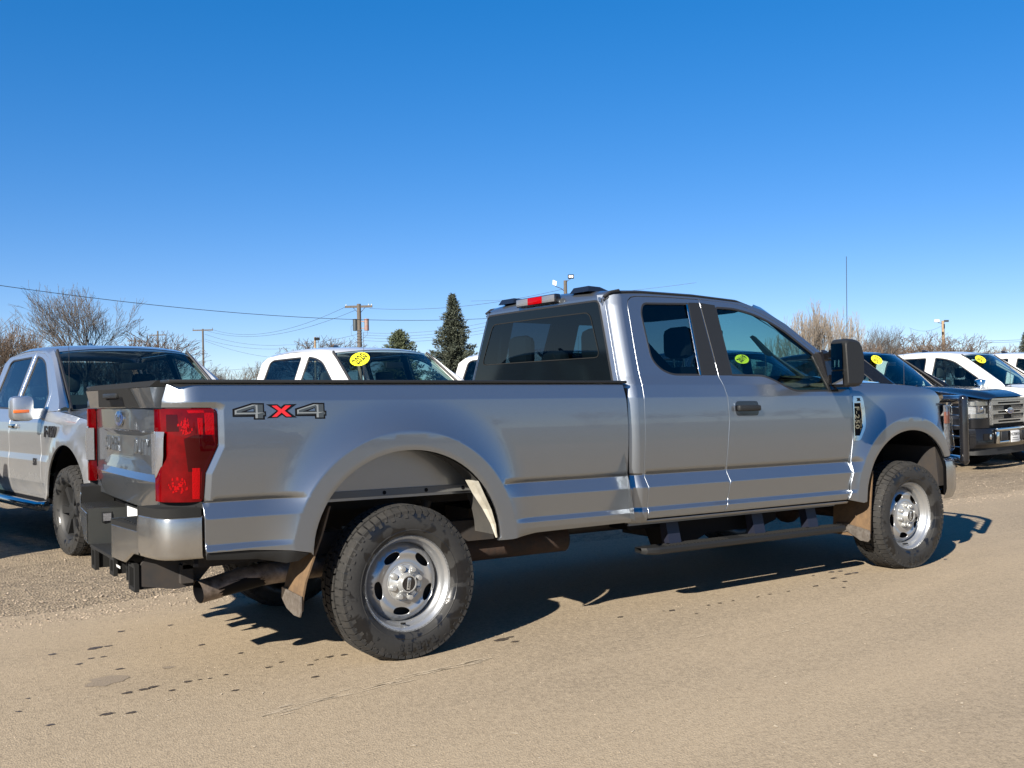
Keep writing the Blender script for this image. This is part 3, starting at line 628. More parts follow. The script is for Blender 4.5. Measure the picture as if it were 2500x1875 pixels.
for sd_ in (-1, 1):
    fe = panel('fender', fenp, Yfen, sd_, 'silver', T, zl=ZLN[:-1], curves=(cr2,), sp=.032)
    vb = panel('fender_vent', vent, lambda x, z: Yfen(x, z)+.006, sd_, 'chrome', fe, holes=[[(3.569, 1.268), (3.640, 1.270), (3.650, 1.19), (3.652, 1.10), (3.612, 1.035), (3.563, 1.035)]], sp=.03, gap=0, depth=.012)
    panel('vent_recess', [(3.560, 1.275), (3.645, 1.275), (3.658, 1.10), (3.614, 1.02), (3.556, 1.02)], lambda x, z: Yfen(x, z)+.0015, sd_, 'blk', fe, sp=.05, gap=0, depth=.003)
    if sd_ == -1:
        yv = -(float(Yfen(np.array([3.62]), np.array([1.29]))[0])+.008); yw = -(float(Yfen(np.array([3.60]), np.array([1.16]))[0])+.005)
        put_text('trim_badge', 'XL', .030, (3.622, yv, 1.292), (1, 0, 0), (0, 0, 1), 'ink', fe, extrude=.002, bold=.001)
        put_text('model_badge', 'F-250', .062, (3.590, yw, 1.165), (0, 0, -1), (1, 0, 0), 'chrome', fe, extrude=.003, bold=.0015, space=1.15)
        put_text('series_badge', 'SUPER DUTY', .022, (3.630, yw, 1.095), (0, 0, -1), (1, 0, 0), 'chrome', fe, extrude=.002)
    # black liner inside the arch
    b = MB(); ap = [(4.175+.55*math.cos(t), .56+.515*math.sin(t)) for t in np.linspace(.1, math.pi, 26)]
    b.grid([[(x, sd_*.95, z) for x, z in ap], [(x, sd_*.45, z+.01) for x, z in ap]]); b.add([(x, sd_*.45, z) for x, z in ap], [tuple(range(len(ap)))])
    b.build('wheel_liner', 'blk', fe)
    MB().hexa([(4.60, sd_*.93, .62), (4.80, sd_*.90, .62), (4.80, sd_*.45, .62), (4.60, sd_*.45, .62), (4.56, sd_*.93, .95), (4.78, sd_*.90, .95), (4.78, sd_*.45, .95), (4.56, sd_*.45, .95)]).build('liner_front', 'under', fe)
# ---- roof, cowl, hood, back of cab
def roofz(x, y):
    e = np.interp(x, [p[0] for p in roofE], [p[1] for p in roofE]); return e
G = []
for x in [1.535, 1.545, 1.56, 1.60, 1.70, 1.84, 2.0, 2.15, 2.3, 2.5, 2.7, 2.80, 2.88]:
    row = []; e = float(roofz(x, 0)); drop = {1.535: .062, 1.545: .035, 1.56: .018, 1.60: .004}.get(x, 0)
    for s in np.linspace(-1, 1, 33):
        a = abs(s); ye = .700-(.02 if x < 1.56 else 0)
        if a > .93: q = (a-.93)/.07; y = ye*.955+(.0338+.006)*math.sin(q*math.pi/2); z = e-.030*(1-math.cos(q*math.pi/2))-.0
        else: y = ye*a*.955/.93; z = e+.028*(1-(a/.93)**2.2)
        ft = max(0, (x-2.6)/.28)
        row.append((x+.10*(1-a*a)*ft, math.copysign(y, s), z-drop))
    G.append(row)
RF = MB().grid(G).build('roof', 'silver', T, ang=60)
# gutter seams on the roof edge
for sd_ in (-1, 1):
    MB().tube([(x, sd_*(.695), z-.012) for x, z in [(1.54, 1.945)]+roofE[1:6]], .006, 6).build('roof_seam', 'rubber', RF)
    MB().tube([(1.54, sd_*.698, 1.955), (1.585, sd_*.705, 1.985), (1.66, sd_*.70, 2.0)], .010, 6).build('roof_seam', 'rubber', RF)
# windscreen
wt = [(2.895, .655, 1.928), (3.66, .80, 1.418)]
G = []
for t in np.linspace(0, 1, 9):
    row = []
    for s in np.linspace(-1, 1, 17):
        yw = (.655+(.80-.655)*t)*s; x = 2.885+(3.645-2.885)*t+.12*(1-s*s)+.0; z = 1.93+(1.418-1.93)*t+.012*(1-s*s)
        row.append((x, yw, z))
    G.append(row)
MB().grid(G).build('windscreen', 'wsg', T)
for sd_ in (-1, 1):
    A1 = []; A2 = []; A3 = []
    for x, z in [(2.80, 1.968), (2.9, 1.945), (3.08, 1.856), (3.335, 1.680), (3.50, 1.560), (3.66, 1.440)]:
        z -= .03; q = min(1, max(0, (x-2.885)/.76)); yy = float(Ycab(np.array([x]), np.array([z]))[0]); A1.append((x, sd_*yy, z)); A3.append((2.885+.76*q, sd_*(.655+.145*q), 1.932-.512*q)); A2.append(tuple((np.array(A1[-1])*.6+np.array(A3[-1])*.4)+[.010, 0, .026]))
    MB().grid([A1, A2, A3]).build('pillar_edge', 'silver', T)
    b = MB().grid([[(2.86, sd_*.655, 1.915), (3.08, sd_*.69, 1.80), (3.335, sd_*.75, 1.632), (3.60, sd_*.81, 1.44)], [(2.80, sd_*.705, 1.90), (3.02, sd_*.745, 1.79), (3.27, sd_*.80, 1.625), (3.50, sd_*.85, 1.44)]]); b.build('pillar_trim_inner', 'inner', T)
MB().add([(2.80, -.66, 1.925), (2.80, .66, 1.925), (2.99, .0, 1.93), (2.93, .45, 1.925), (2.93, -.45, 1.925)], [(0, 4, 2, 3, 1)]).build('header_rail', 'inner', T)
# hood: crowned centre, power dome lines
def hoodz(x, y):
    a = abs(y); zr = np.interp(x, [3.66, 4.0, 4.4, 4.8, 4.95, 5.0], [1.475, 1.462, 1.435, 1.375, 1.335, 1.29]); ze = np.interp(x, [3.56, 4.0, 4.29, 4.57, 4.8, 5.0], [1.412, 1.408, 1.392, 1.350, 1.30, 1.25])
    t = np.clip((a-.46)/.33, 0, 1); t = t*t*(3-2*t); return zr+.012*(1-(a/.5)**2)*(a < .5)-t*max(zr-ze-.004, 0)
def edgey(x):
    ze = float(np.interp(x, [3.56, 4.0, 4.29, 4.50, 4.57, 4.64], [1.402, 1.408, 1.392, 1.366, 1.350, 1.30])); return float(Yfen(np.array([min(x, 4.62)]), np.array([ze]))[0])-.002-(max(x-4.62, 0)/.38)**1.6*.26
G = []
for x in [3.66, 3.75, 3.9, 4.05, 4.2, 4.35, 4.5, 4.62, 4.72, 4.8, 4.88, 4.94, 4.98, 5.0]:
    G.append([(x+.03*(1-(s*s)), s*edgey(x), float(hoodz(x, s*edgey(x)))) for s in np.linspace(-1, 1, 41)])
HD = MB().grid(G).build('hood', 'silver', T, ang=50)
MB().add([(3.52, -.86, 1.40), (3.80, -.86, 1.405), (3.80, .86, 1.405), (3.52, .86, 1.40)], [(0, 1, 2, 3)]).build('cowl', 'plast', T)
for y in (-.45, .2): MB().tube([(3.72, y, 1.445), (3.62, y+.30, 1.475), (3.60, y+.55, 1.49)], .008, 6).build('wiper', 'plast', T)
# back wall of the cab + backlight
def xb(z): return 1.49+(z-1.43)*.085
def yb(z): return .83-(z-1.43)*.34
win = [(y*yb(z), z) for z, y in ((1.33, -1), (1.925, -1), (1.925, 1), (1.33, 1))]
G = []
BL = MB().grid([[(xb(z)+.0-.018*(1-s*s), s*yb(z), z) for s in np.linspace(-1, 1, 15)] for z in np.linspace(1.28, 1.93, 8)])
def backpanel(name, outline, holes, off, m, par, hem=False, sp=.06):
    def pos(V, N): return np.stack([xb(V[:, 2])-.018*(1-(V[:, 0]/np.array([yb(z) for z in V[:, 2]]))**2)+off-V[:, 1], V[:, 0], V[:, 2]], 1), np.stack([-N[:, 1], N[:, 0], N[:, 2]], 1)
    return panel(name, outline, lambda x, z: 0*x, 1, m, par, holes=holes, sp=sp, gap=0, hem=hem, depth=.01, pos=pos)
inn = rnd([(-.70, 1.575), (-.575, 1.865), (.575, 1.865), (.70, 1.575)], .05)
outr = rnd([(-yb(1.30)+.01, 1.30), (-yb(1.93)+.01, 1.928), (yb(1.93)-.01, 1.928), (yb(1.30)-.01, 1.30)], .03)
BW = backpanel('back_window', inn, [], 0, 'tint', T)
backpanel('window_border', outr, [inn], -.001, 'frit', BW, sp=.09)
ri = inset(dens(inn, .04), .004)[0]
backpanel('window_frame', inset(dens(inn, .04), -.003)[0], [inset(dens(inn, .04), .003)[0]], -.004, 'plastg', BW)
backpanel('window_seal', inset(dens(outr, .05), -.012)[0], [outr], -.004, 'rubber', BW, sp=.09)
for sd_ in (-1, 1):   # body-colour strip between glass and corner
    b = MB().grid([[(xb(z)-.002, sd_*(yb(z)-.01), z), (float(np.interp(z, [1.40, 1.60, 1.90, 1.975], [1.497, 1.515, 1.545, 1.562]))+.004, sd_*(float(prof(np.array([z]))[0])-.058), z)] for z in np.linspace(.6, 1.97, 22)]); b.build('cab_back_edge', 'silver', T)
b = MB().grid([[(1.497, s*.86, z) for s in (-1, 1)] for z in (.60, 1.30)]); b.grid([[(xb(z)+.0, s*(yb(z)+.02), z) for s in np.linspace(-1, 1, 9)] for z in (1.925, 1.955)]); b.build('cab_back', 'silver', T)
# third brake light
cm = MB().box(1.500, 1.545, -.235, .235, 1.958, 2.018, bev=.008).build('high_brake_light', 'gloss', RF)
for y_ in (-.225, .085): MB().box(1.494, 1.510, y_, y_+.14, 1.965, 2.012, bev=.004).build('cargo_lamp', 'clear', cm)
MB().box(1.492, 1.510, -.083, .083, 1.965, 2.012, bev=.004).build('brake_lens', 'red2', cm)
for y in (-.44, .43):
    b = MB(); pf = [(1.545, 2.015), (1.555, 2.052), (1.60, 2.066), (1.66, 2.064), (1.73, 2.030), (1.74, 2.02)]
    b.hexa([(1.54, y-.10, 2.005), (1.72, y-.10, 2.010), (1.72, y+.10, 2.010), (1.54, y+.10, 2.005), (1.56, y-.080, 2.042), (1.66, y-.07, 2.040), (1.66, y+.07, 2.040), (1.56, y+.080, 2.042)]); b.build('roof_lamp', 'gloss', RF)
# ---- tail lamps
def wrapx(s_, z):   # plan path: s<0 along the side, s>0 across the rear; returns x,y(positive),nx,ny
    pass
for sd_ in (-1, 1):
    # side lens
    Yl = lambda x, z: Ybed(np.maximum(x, -5), np.clip(z, .0, 3))*0+prof(z)-.010-.112*np.clip((-1.045-x)/.18, 0, 1)**2.1
    so_ = [(-1.205, 1.288), (-.990, 1.288), (-.978, 1.275), (-.977, 1.118), (-1.037, .990), (-1.046, .872), (-1.058, .860), (-1.205, .860)]
    TL = panel('tail_light', so_, Yl, sd_, 'red', T, sp=.03, gap=0, depth=.03, zl=(1.03, 1.17))
    # rear face: curved, inner edge butts the tailgate
    G = []
    for z in np.linspace(.860, 1.288, 18):
        row = []
        ys = float(Yl(np.array([-1.205]), np.array([z]))[0]); inn_ = .785
        for t in np.linspace(0, 1, 8):
            a = t*math.pi/2; row.append((-1.205-.014*math.sin(a), sd_*(ys-(ys-inn_)*(1-math.cos(a))), z))
        G.append(row)
    MB().grid(G).grid([[(-1.219, sd_*.785, z), (-1.175, sd_*.781, z)] for z in (.860, 1.07, 1.288)]).build('rear_lens', 'red', TL)
    # clear reversing lens standing proud of the middle
    G = []
    for z in np.linspace(.968, 1.184, 16):
        w_ = .116 if z > 1.075 else .040+.076*max(0, (z-.968)/.107)**.7
        pr_ = .014*math.sqrt(max(.02, math.sin(math.pi*(z-.966)/.220))); G.append([(-1.219-pr_*math.sin(math.pi*(.12+.68*t))+.018*t*t, sd_*(.781+w_*t), z) for t in np.linspace(0, 1, 8)])
    MB().grid(G).hexa([(-1.233, sd_*.781, .985), (-1.19, sd_*.775, .985), (-1.19, sd_*.787, .985), (-1.233, sd_*.787, .985), (-1.233, sd_*.781, 1.175), (-1.19, sd_*.775, 1.175), (-1.19, sd_*.787, 1.175), (-1.233, sd_*.787, 1.175)]).build('reversing_lens', 'clear', TL)
    def lamp(name, poly, m, off, sp=.03): return panel(name, poly, lambda x, z: Yl(x, z)+off, sd_, m, TL, sp=sp, gap=0, depth=.004)
    lamp('lens_border', so_, 'red3', .0012) if False else None
    lamp('dark_reflector', [(-1.085, 1.165), (-1.005, 1.165), (-.990, 1.12), (-1.045, 1.00), (-1.11, 1.00), (-1.125, 1.15)], 'red3', .0015)
    lamp('reflector', [(-1.033, 1.268), (-.992, 1.268), (-.992, 1.168), (-1.030, 1.170)], 'red2', .002)
    lamp('reflector', [(-1.066, 1.245), (-1.044, 1.245), (-1.044, 1.170), (-1.062, 1.172)], 'red2', .002)
    lamp('reflector', [(-1.093, 1.015), (-1.060, 1.015), (-1.063, .874), (-1.093, .874)], 'red2', .002)
    lamp('reflector', [(-1.110, 1.280), (-1.035, 1.280), (-1.035, 1.270), (-1.105, 1.270)], 'red2', .002)
    for (cx, cz) in ((-1.112, 1.205), (-1.150, .935)):
        rr_ = random.Random(int(cz*1000)); fb2 = MB()
        for q_ in range(34):
            a_ = rr_.uniform(0, 6.28); d_ = rr_.uniform(.004, .036); px_, pz_ = cx+d_*math.cos(a_), cz+1.15*d_*math.sin(a_); h_ = rr_.uniform(.004, .009); w3 = rr_.uniform(.002, .005); tr = []
            for (ux_, uz_) in ((-w3, -h_), (w3, -h_*.6), (w3*.6, h_), (-w3*.8, h_*.7)):
                yy_ = float(Yl(np.array([px_+ux_]), np.array([pz_+uz_]))[0])+.0016; tr.append((px_+ux_, sd_*yy_, pz_+uz_))
            fb2.add(tr, [(0, 1, 2, 3)])
        tag(fb2.build('reflector_facets', 'red2', TL, smooth=False), kind='stuff')
    lamp('dark_window', [(-1.19, 1.262), (-1.150, 1.262), (-1.145, 1.185), (-1.19, 1.185)], 'red3', .0012)
    # black bezel
    lamp('lens_edge', [(-.990, 1.288), (-.978, 1.275), (-.977, 1.118), (-1.037, .990), (-1.046, .872), (-1.057, .872), (-1.050, .994), (-.989, 1.120), (-.990, 1.27)], 'red3', .0028)
    MB().hexa([(-1.20, sd_*.82, .80), (-1.05, sd_*.93, .80), (-1.0, sd_*.80, .80), (-1.15, sd_*.80, .80), (-1.21, sd_*.82, .858), (-1.05, sd_*.955, .858), (-1.0, sd_*.80, .858), (-1.15, sd_*.80, .858)]).build('lamp_filler', 'plast', T)
    MB().box(-1.075, -1.043, min(sd_*.93, sd_*.86), max(sd_*.93, sd_*.86), .62, .86).build('body_end', 'blk', T)
# ---- tailgate
def tgf(V):
    V = np.array(V, float); V[:, 0] += .026; V[:, 1] *= .957; return rakef(V)
XF[0] = tgf
TG = [(1.405, 0), (1.330, .0), (1.300, .012), (1.292, .016), (1.288, .0), (1.180, .004), (1.172, .020), (1.150, .030), (1.040, .030), (1.030, .028), (.965, .016), (.935, -.006), (.90, 0), (.80, .022), (.795, .030)]
tgz = [t[0] for t in TG][::-1]; tgx = [t[1] for t in TG][::-1]
G = []
for z in [1.406, 1.36, 1.33, 1.31, 1.30, 1.292, 1.288, 1.25, 1.20, 1.182, 1.172, 1.15, 1.10, 1.05, 1.038, 1.02, .99, .968, .950, .937, .92, .90, .86, .82, .80, .792]:
    G.append([(-1.232+float(np.interp(z, tgz, tgx))+.030*(abs(s)**3), s*(.800), z) for s in np.linspace(-1, 1, 25)])
TGO = MB().grid(G).box(-1.20, -1.15, -.79, .79, .80, 1.404).build('tailgate', 'silver', T, ang=12)
# spoiler and handle housing
def hx(y0, y1, z0, x0, z1, x1, back, y2=None, y3=None):
    y2 = y0 if y2 is None else y2; y3 = y1 if y3 is None else y3
    return [(x0, y0, z0), (back, y0, z0), (back, y1, z0), (x0, y1, z0), (x1, y2, z1), (back, y2, z1), (back, y3, z1), (x1, y3, z1)]
MB().hexa(hx(-.80, .80, 1.294, -1.236, 1.392, -1.258, -1.17)).build('tailgate_top', 'silver', TGO)
MB().hexa(hx(-.80, .80, 1.394, -1.260, 1.424, -1.225, -1.15)).build('tailgate_spoiler', 'plastg', TGO)
HH = MB().hexa(hx(-.49, .49, 1.298, -1.246, 1.3935, -1.268, -1.18, -.38, .38)).build('handle_housing', 'plastg', TGO)
MB().hexa(hx(-.20, .13, 1.304, -1.2505, 1.350, -1.2605, -1.20)).build('handle_cavity', 'blk', TGO)
MB().box(-1.276, -1.25, -.12, .22, 1.345, 1.372, bev=.007).build('tailgate_handle', 'plast', TGO)
for w_, y_ in (('SUPER', .34), ('DUTY', -.37)): put_text('embossed_lettering', w_, .115, (-1.2035, y_, 1.093), (0, -1, 0), (0, 0, 1), 'silver', TGO, extrude=.004, space=1.2)
def oval(name, org, ux, uy, a, b_, par, text='Ford', cm='chrome', k=1):
    org, ux, uy = Vector(org), Vector(ux), Vector(uy); n = ux.cross(uy); out = None
    for (s, off, m_) in ((1, .006, cm), (.90, .008, 'oval')):
        V = [tuple(org+n*(off+.002))]+[tuple(org+ux*(a*s*math.cos(t))+uy*(b_*s*math.sin(t))+n*off) for t in np.linspace(0, 2*math.pi, 28, endpoint=False)]
        V += [tuple(org+ux*(a*s*math.cos(t))+uy*(b_*s*math.sin(t))) for t in np.linspace(0, 2*math.pi, 28, endpoint=False)]
        F = [(0, 1+i, 1+(i+1) % 28) for i in range(28)]+[(1+i, 29+i, 29+(i+1) % 28, 1+(i+1) % 28) for i in range(28)]
        o = mk(name if out is None else 'badge_field', V, F, m_, par, smooth=False)
        if out is None: out = o
    if text: put_text('badge_script', text, b_*1.25, org+n*.0125, ux, uy, 'chrome', par, extrude=.001, shear=.35, bold=.0008)
    return out
oval('oval_badge', (-1.231, .0, 1.237), (0, -1, 0), (0, 0, 1), .105, .042, TGO)
XF[0] = rakef
# ---- rear bumper
bmp = MB()
pth = [(-1.062, .978), (-1.14, .976), (-1.195, .966), (-1.228, .942), (-1.250, .900), (-1.263, .85), (-1.274, .78), (-1.283, .712)]
def rx(y): return float(np.interp(y, [.31, .40, .50, .60, .712, .78], [-1.322, -1.315, -1.305, -1.295, -1.283, -1.274]))
RBO = MB().box(-1.09, -1.07, -.94, .94, .56, .74).build('rear_bumper', 'blk', T)
for sd_ in (-1, 1):
    RB = MB(); rows = []
    for z in (.600, .606, .62, .70, .77, .788, .795):
        k = {.600: .014, .606: .006, .788: .003, .795: .012}.get(z, 0); rows.append([(x+k*.7, sd_*(y-k), z) for x, y in pth])
    RB.grid(rows); RB.build('chrome_end', 'chrome2', RBO, ang=30); RB = MB()
    rows = []
    for z in (.545, .552, .60, .70, .712, .716):
        k = {.545: .01, .716: .006}.get(z, 0); rows.append([(rx(y)+k, sd_*y, z+(.055*min(1, max(0, (y-.50)/.12)) if z < .605 else 0)) for y in (.712, .66, .62, .56, .50, .40, .325, .315)])
    RB.grid(rows)
    RB.add([(-1.283, sd_*.713, .79), (-1.283, sd_*.713, .71), (-1.285, sd_*.685, .71), (-1.284, sd_*.70, .77)], [(0, 1, 2, 3)]).build('chrome_end', 'chrome2', RBO, ang=30)
for sd_ in (-1, 1):
    b = MB()  # top cap
    cap = [(-1.062, .972), (-1.14, .970), (-1.192, .960), (-1.223, .937), (-1.245, .897), (-1.258, .85), (-1.269, .78), (-1.278, .708), (-1.062, .708)]
    P = [(x, sd_*y) for x, y in cap]; b.prism(P, 2, .793, .834); b.build('step_cap', 'plastg', RBO, ang=30)
    b = MB(); b.prism([(-1.279, sd_*.709), (-1.281, sd_*.690), (-1.10, sd_*.690), (-1.10, sd_*.709)], 2, .70, .833)
    b.prism([(rx(.315)+.002, sd_*.315), (rx(.5)+.002, sd_*.5), (rx(.70)+.002, sd_*.70), (-1.08, sd_*.70), (-1.08, sd_*.315)], 2, .712, .738)
    b.build('step_pad', 'plastg', RBO)
    for k in range(6): MB().box(-1.275, -1.11, min(sd_*(.37+k*.052), sd_*(.385+k*.052)), max(sd_*(.37+k*.052), sd_*(.385+k*.052)), .738, .744).build('grip_rib', 'plast', RBO)
    b = MB(); b.hexa([(-1.318, sd_*.318, .545), (-1.318, sd_*.285, .545), (-1.12, sd_*.24, .545), (-1.12, sd_*.31, .545), (-1.318, sd_*.318, .742), (-1.318, sd_*.285, .742), (-1.12, sd_*.24, .742), (-1.12, sd_*.31, .742)]); b.build('plate_surround', 'plastm', RBO)
    b = MB().box(-1.255, -1.20, min(sd_*.285, sd_*.255), max(sd_*.285, sd_*.255), .665, .72); b.build('plate_lamp_frame', 'plast', RBO)
    MB().box(-1.248, -1.207, min(sd_*.285, sd_*.249), max(sd_*.285, sd_*.249), .672, .713).build('plate_lamp', 'clear', RBO)
MB().box(-1.13, -1.10, -.26, .26, .54, .76).box(-1.31, -1.12, -.30, .30, .530, .546).build('plate_recess', 'plast', RBO)
MB().box(-1.09, -1.075, -.94, .94, .62, .80).build('bumper_back', 'blk', RBO)
MB().box(-1.135, -1.131, -.06, .19, .67, .752).build('number_plate', 'plate', RBO)
# ---- hitch and rear frame
b = MB()
for y in (-.55, .55):
    b.box(-1.05, 1.0, y-.05, y+.05, .50, .62)
    b.prism([(-1.24, .53), (-1.24, .43), (-1.08, .40), (-.98, .41), (-.88, .52), (-.80, .60), (-1.2, .60)], 1, y-.01, y+.01)
FR = b.build('chassis_frame', 'under', T)
def sqtube(y, w, z0, z1, x0, x1, name, m='plastg'):
    b = MB(); t = .010
    b.box(x0, x1, y-w, y+w, z0, z0+t).box(x0, x1, y-w, y+w, z1-t, z1).box(x0, x1, y-w, y-w+t, z0+t, z1-t).box(x0, x1, y+w-t, y+w, z0+t, z1-t); b.box(x0, x0+.02, y-w-.008, y+w+.008, z0-.01, z0-.0005).box(x0, x0+.02, y-w-.008, y+w+.008, z1+.0005, z1+.01).box(x0, x0+.02, y-w-.012, y-w-.0005, z0-.01, z1+.01).box(x0, x0+.02, y+w+.0005, y+w+.012, z0-.01, z1+.01)
    return b.build(name, m, T)
sqtube(-.50, .055, .415, .53, -1.27, -1.0, 'tow_bracket'); sqtube(.38, .045, .405, .51, -1.28, -1.0, 'tow_bracket')
sqtube(.0, .04, .42, .50, -1.26, -1.0, 'hitch_receiver')
MB().box(-1.06, -1.0, -.60, .60, .43, .52).build('hitch_bar', 'under', T)
MB().box(-1.22, -1.14, -.165, -.15, .40, .53).box(-1.22, -1.14, .15, .165, .40, .53).box(-1.20, -1.19, -.17, -.10, .44, .50).build('hitch_side_plate', 'plast', T)
put_text('hitch_label', 'WARNING', .018, (-1.272, -.22, .485), (0, -1, 0), (0, 0, 1), 'plate', T, extrude=.001)
# ---- exhaust
b = MB(); P = [(-.985, -.625, .385), (-.90, -.610, .395), (-.76, -.60, .425), (-.60, -.60, .438), (-.35, -.60, .445), (.0, -.52, .50), (.45, -.46, .46), (.9, -.46, .46)]
EX = b.tube(P, .057, 20, caps=False).build('exhaust_pipe', 'exh', T)
MB().tube([(-.984, -.625, .385), (-.93, -.615, .39), (-.6, -.60, .438)], .053, 16, caps=False).lathe([(.0, 0), (.053, 0)], (-.60, -.60, .438), 0, 12).build('exhaust_bore', 'blk', EX)
MB().tube([(-.50, -.60, .442), (-.46, -.60, .443)], .058, 16).build('exhaust_clamp', 'rust', EX)
MB().tube([(.45, -.46, .44), (1.35, -.46, .44)], .085, 16).build('muffler', 'rust', EX)
# ---- underbody
b = MB()
for y in (-.46, .46): b.box(.9, 4.7, y-.045, y+.045, .48, .62)
b.box(1.5, 3.4, -.80, .80, .62, .68); b.box(1.75, 2.9, .12, .42, .36, .56); b.box(2.3, 3.0, -.18, .1, .34, .55); b.box(1.0, 1.44, .1, .42, .42, .6)
b.box(-.6, .8, -.45, .45, .72, .79)
b.build('underbody', 'under', T)
MB().prism([(1.62, .60), (2.95, .60), (2.95, .47), (2.80, .43), (2.30, .43), (2.12, .36), (1.96, .36), (1.90, .50), (1.62, .50)], 1, -.78, -.60).build('fuel_tank', 'blk', T)
for y in (-.56, .56):
    b = MB()
    for k, (l, dz) in enumerate([(.70, 0), (.6, -.014), (.48, -.028), (.36, -.042)]):
        b.tube([(-l, y, .50+dz+.05*(l/.7)**2), (-l/2, y, .445+dz), (0, y, .43+dz), (l/2, y, .445+dz), (l, y, .50+dz+.05*(l/.7)**2)], .008, 4)
    for x in (-.12, .12): b.tube([(x, y-.035, .50), (x, y-.035, .34)], .008, 6).tube([(x, y+.035, .50), (x, y+.035, .34)], .008, 6)
    b.build('leaf_spring', 'rust', T)
    MB().tube([(.22, y+.02 if y < 0 else y-.02, .36), (.33, y, .75)], .03, 10).build('shock_absorber', 'under', T)
MB().tube([(0, -.72, .40), (0, .72, .40)], .045, 12).ball((0, 0, .40), .17, .15, .16).tube([(0.1, 0, .40), (2.2, .05, .45)], .035, 10).build('rear_axle', 'rust', T)
MB().tube([(4.171, -.74, .40), (4.171, .74, .40)], .045, 12).ball((4.171, .2, .40), .14, .12, .14).tube([(4.3, -.6, .36), (4.32, .6, .38)], .02, 8).build('front_axle', 'rust', T)
MB().box(4.62, 4.98, -.60, .60, .52, .70).hexa([(4.55, -.80, .58), (4.82, -.74, .58), (4.82, -.5, .58), (4.55, -.5, .58), (4.55, -.80, .74), (4.82, -.74, .74), (4.82, -.5, .74), (4.55, -.5, .74)]).build('bumper_bracket', 'rust', T)
MB().box(3.75, 4.6, -.44, .44, .6, 1.2).build('engine_block', 'blk', T)
# ---- running boards
for sd_ in (-1, 1):
    RBx = MB(); sec = [(.845, .405), (.845, .375), (.86, .366), (.95, .360), (.972, .372), (.975, .392), (.962, .405)]
    G = []
    for x, k, dz in [(1.62, .5, .02), (1.635, .8, .008), (1.70, 1, 0), (1.72, 1, 0), (3.38, 1, 0), (3.46, .9, .004), (3.50, .6, .015), (3.505, .3, .02)]:
        G.append([(x if (y < .90 or k < .9) else x+.0, sd_*(.845+(y-.845)*(k if x < 2 else k)), .386+(z-.386)*(.5+.5*k)) for y, z in sec+[sec[0]]])
    # chamfered ends
    BO = RBx.grid(G).build('running_board', 'plast', T, ang=25)
    b = MB()
    for x in np.arange(1.80, 3.42, .030):
        if 2.34 < x < 2.48: continue
        MB().box(x, x+.012, min(sd_*.868, sd_*.955), max(sd_*.868, sd_*.955), .404, .4095).build('tread_rib', 'plastg', BO)
    for x in (1.86, 2.62, 3.15):
        b = MB(); b.hexa([(x, sd_*.83, .395), (x+.10, sd_*.83, .395), (x+.10, sd_*.90, .395), (x, sd_*.90, .395), (x, sd_*.80, .56), (x+.10, sd_*.80, .56), (x+.10, sd_*.86, .56), (x, sd_*.86, .56)]); b.build('board_bracket', 'blueb', BO)
# ---- mud flaps
for sd_ in (-1, 1):
    f_ = [(-.45, .80), (-.50, .66), (-.545, .52), (-.60, .42), (-.605, .30)]
    def flapm(pts, y0, y1, t=.010):
        b = MB(); n = len(pts)
        b.grid([[(x, sd_*y1o, z) for x, z, y1o in pts], [(x, sd_*y0, z) for x, z, y1o in pts]]); b.grid([[(x+t, sd_*y1o, z) for x, z, y1o in pts], [(x+t, sd_*y0, z) for x, z, y1o in pts]])
        b.grid([[(x, sd_*y1o, z) for x, z, y1o in pts], [(x+t, sd_*y1o, z) for x, z, y1o in pts]]); b.grid([[(x, sd_*y0, z) for x, z, y1o in pts], [(x+t, sd_*y0, z) for x, z, y1o in pts]])
        return b
    MF = flapm([(-.44, .80, .985), (-.485, .66, .985), (-.53, .55, .985), (-.572, .44, .985), (-.590, .36, .985), (-.588, .30, .975)], .735, 0).build('mud_flap', 'flap', T)
    b = MB(); b.prism([(sd_*.99, .375), (sd_*.74, .385), (sd_*.735, .33), (sd_*.80, .290), (sd_*.90, .270), (sd_*.975, .272), (sd_*.99, .30)], 0, -.600, -.5925); b.build('flap_plate', 'flapm', MF)
    MF = flapm([(3.735, .78, .985), (3.722, .66, .985), (3.705, .54, .985), (3.695, .42, .985), (3.690, .33, .985), (3.690, .30, .975)], .66, 0).build('mud_flap', 'flap', T)
    b = MB(); b.prism([(sd_*.99, .355), (sd_*.90, .37), (sd_*.80, .385), (sd_*.70, .38), (sd_*.665, .33), (sd_*.72, .315), (sd_*.80, .33), (sd_*.86, .30), (sd_*.91, .275), (sd_*.975, .272), (sd_*.99, .29)], 0, 3.678, 3.686); b.build('flap_plate', 'flapm', MF)
    MB().box(4.66, 4.69, min(sd_*.62, sd_*.86), max(sd_*.62, sd_*.86), .33, .60).build('air_dam', 'blk', T)
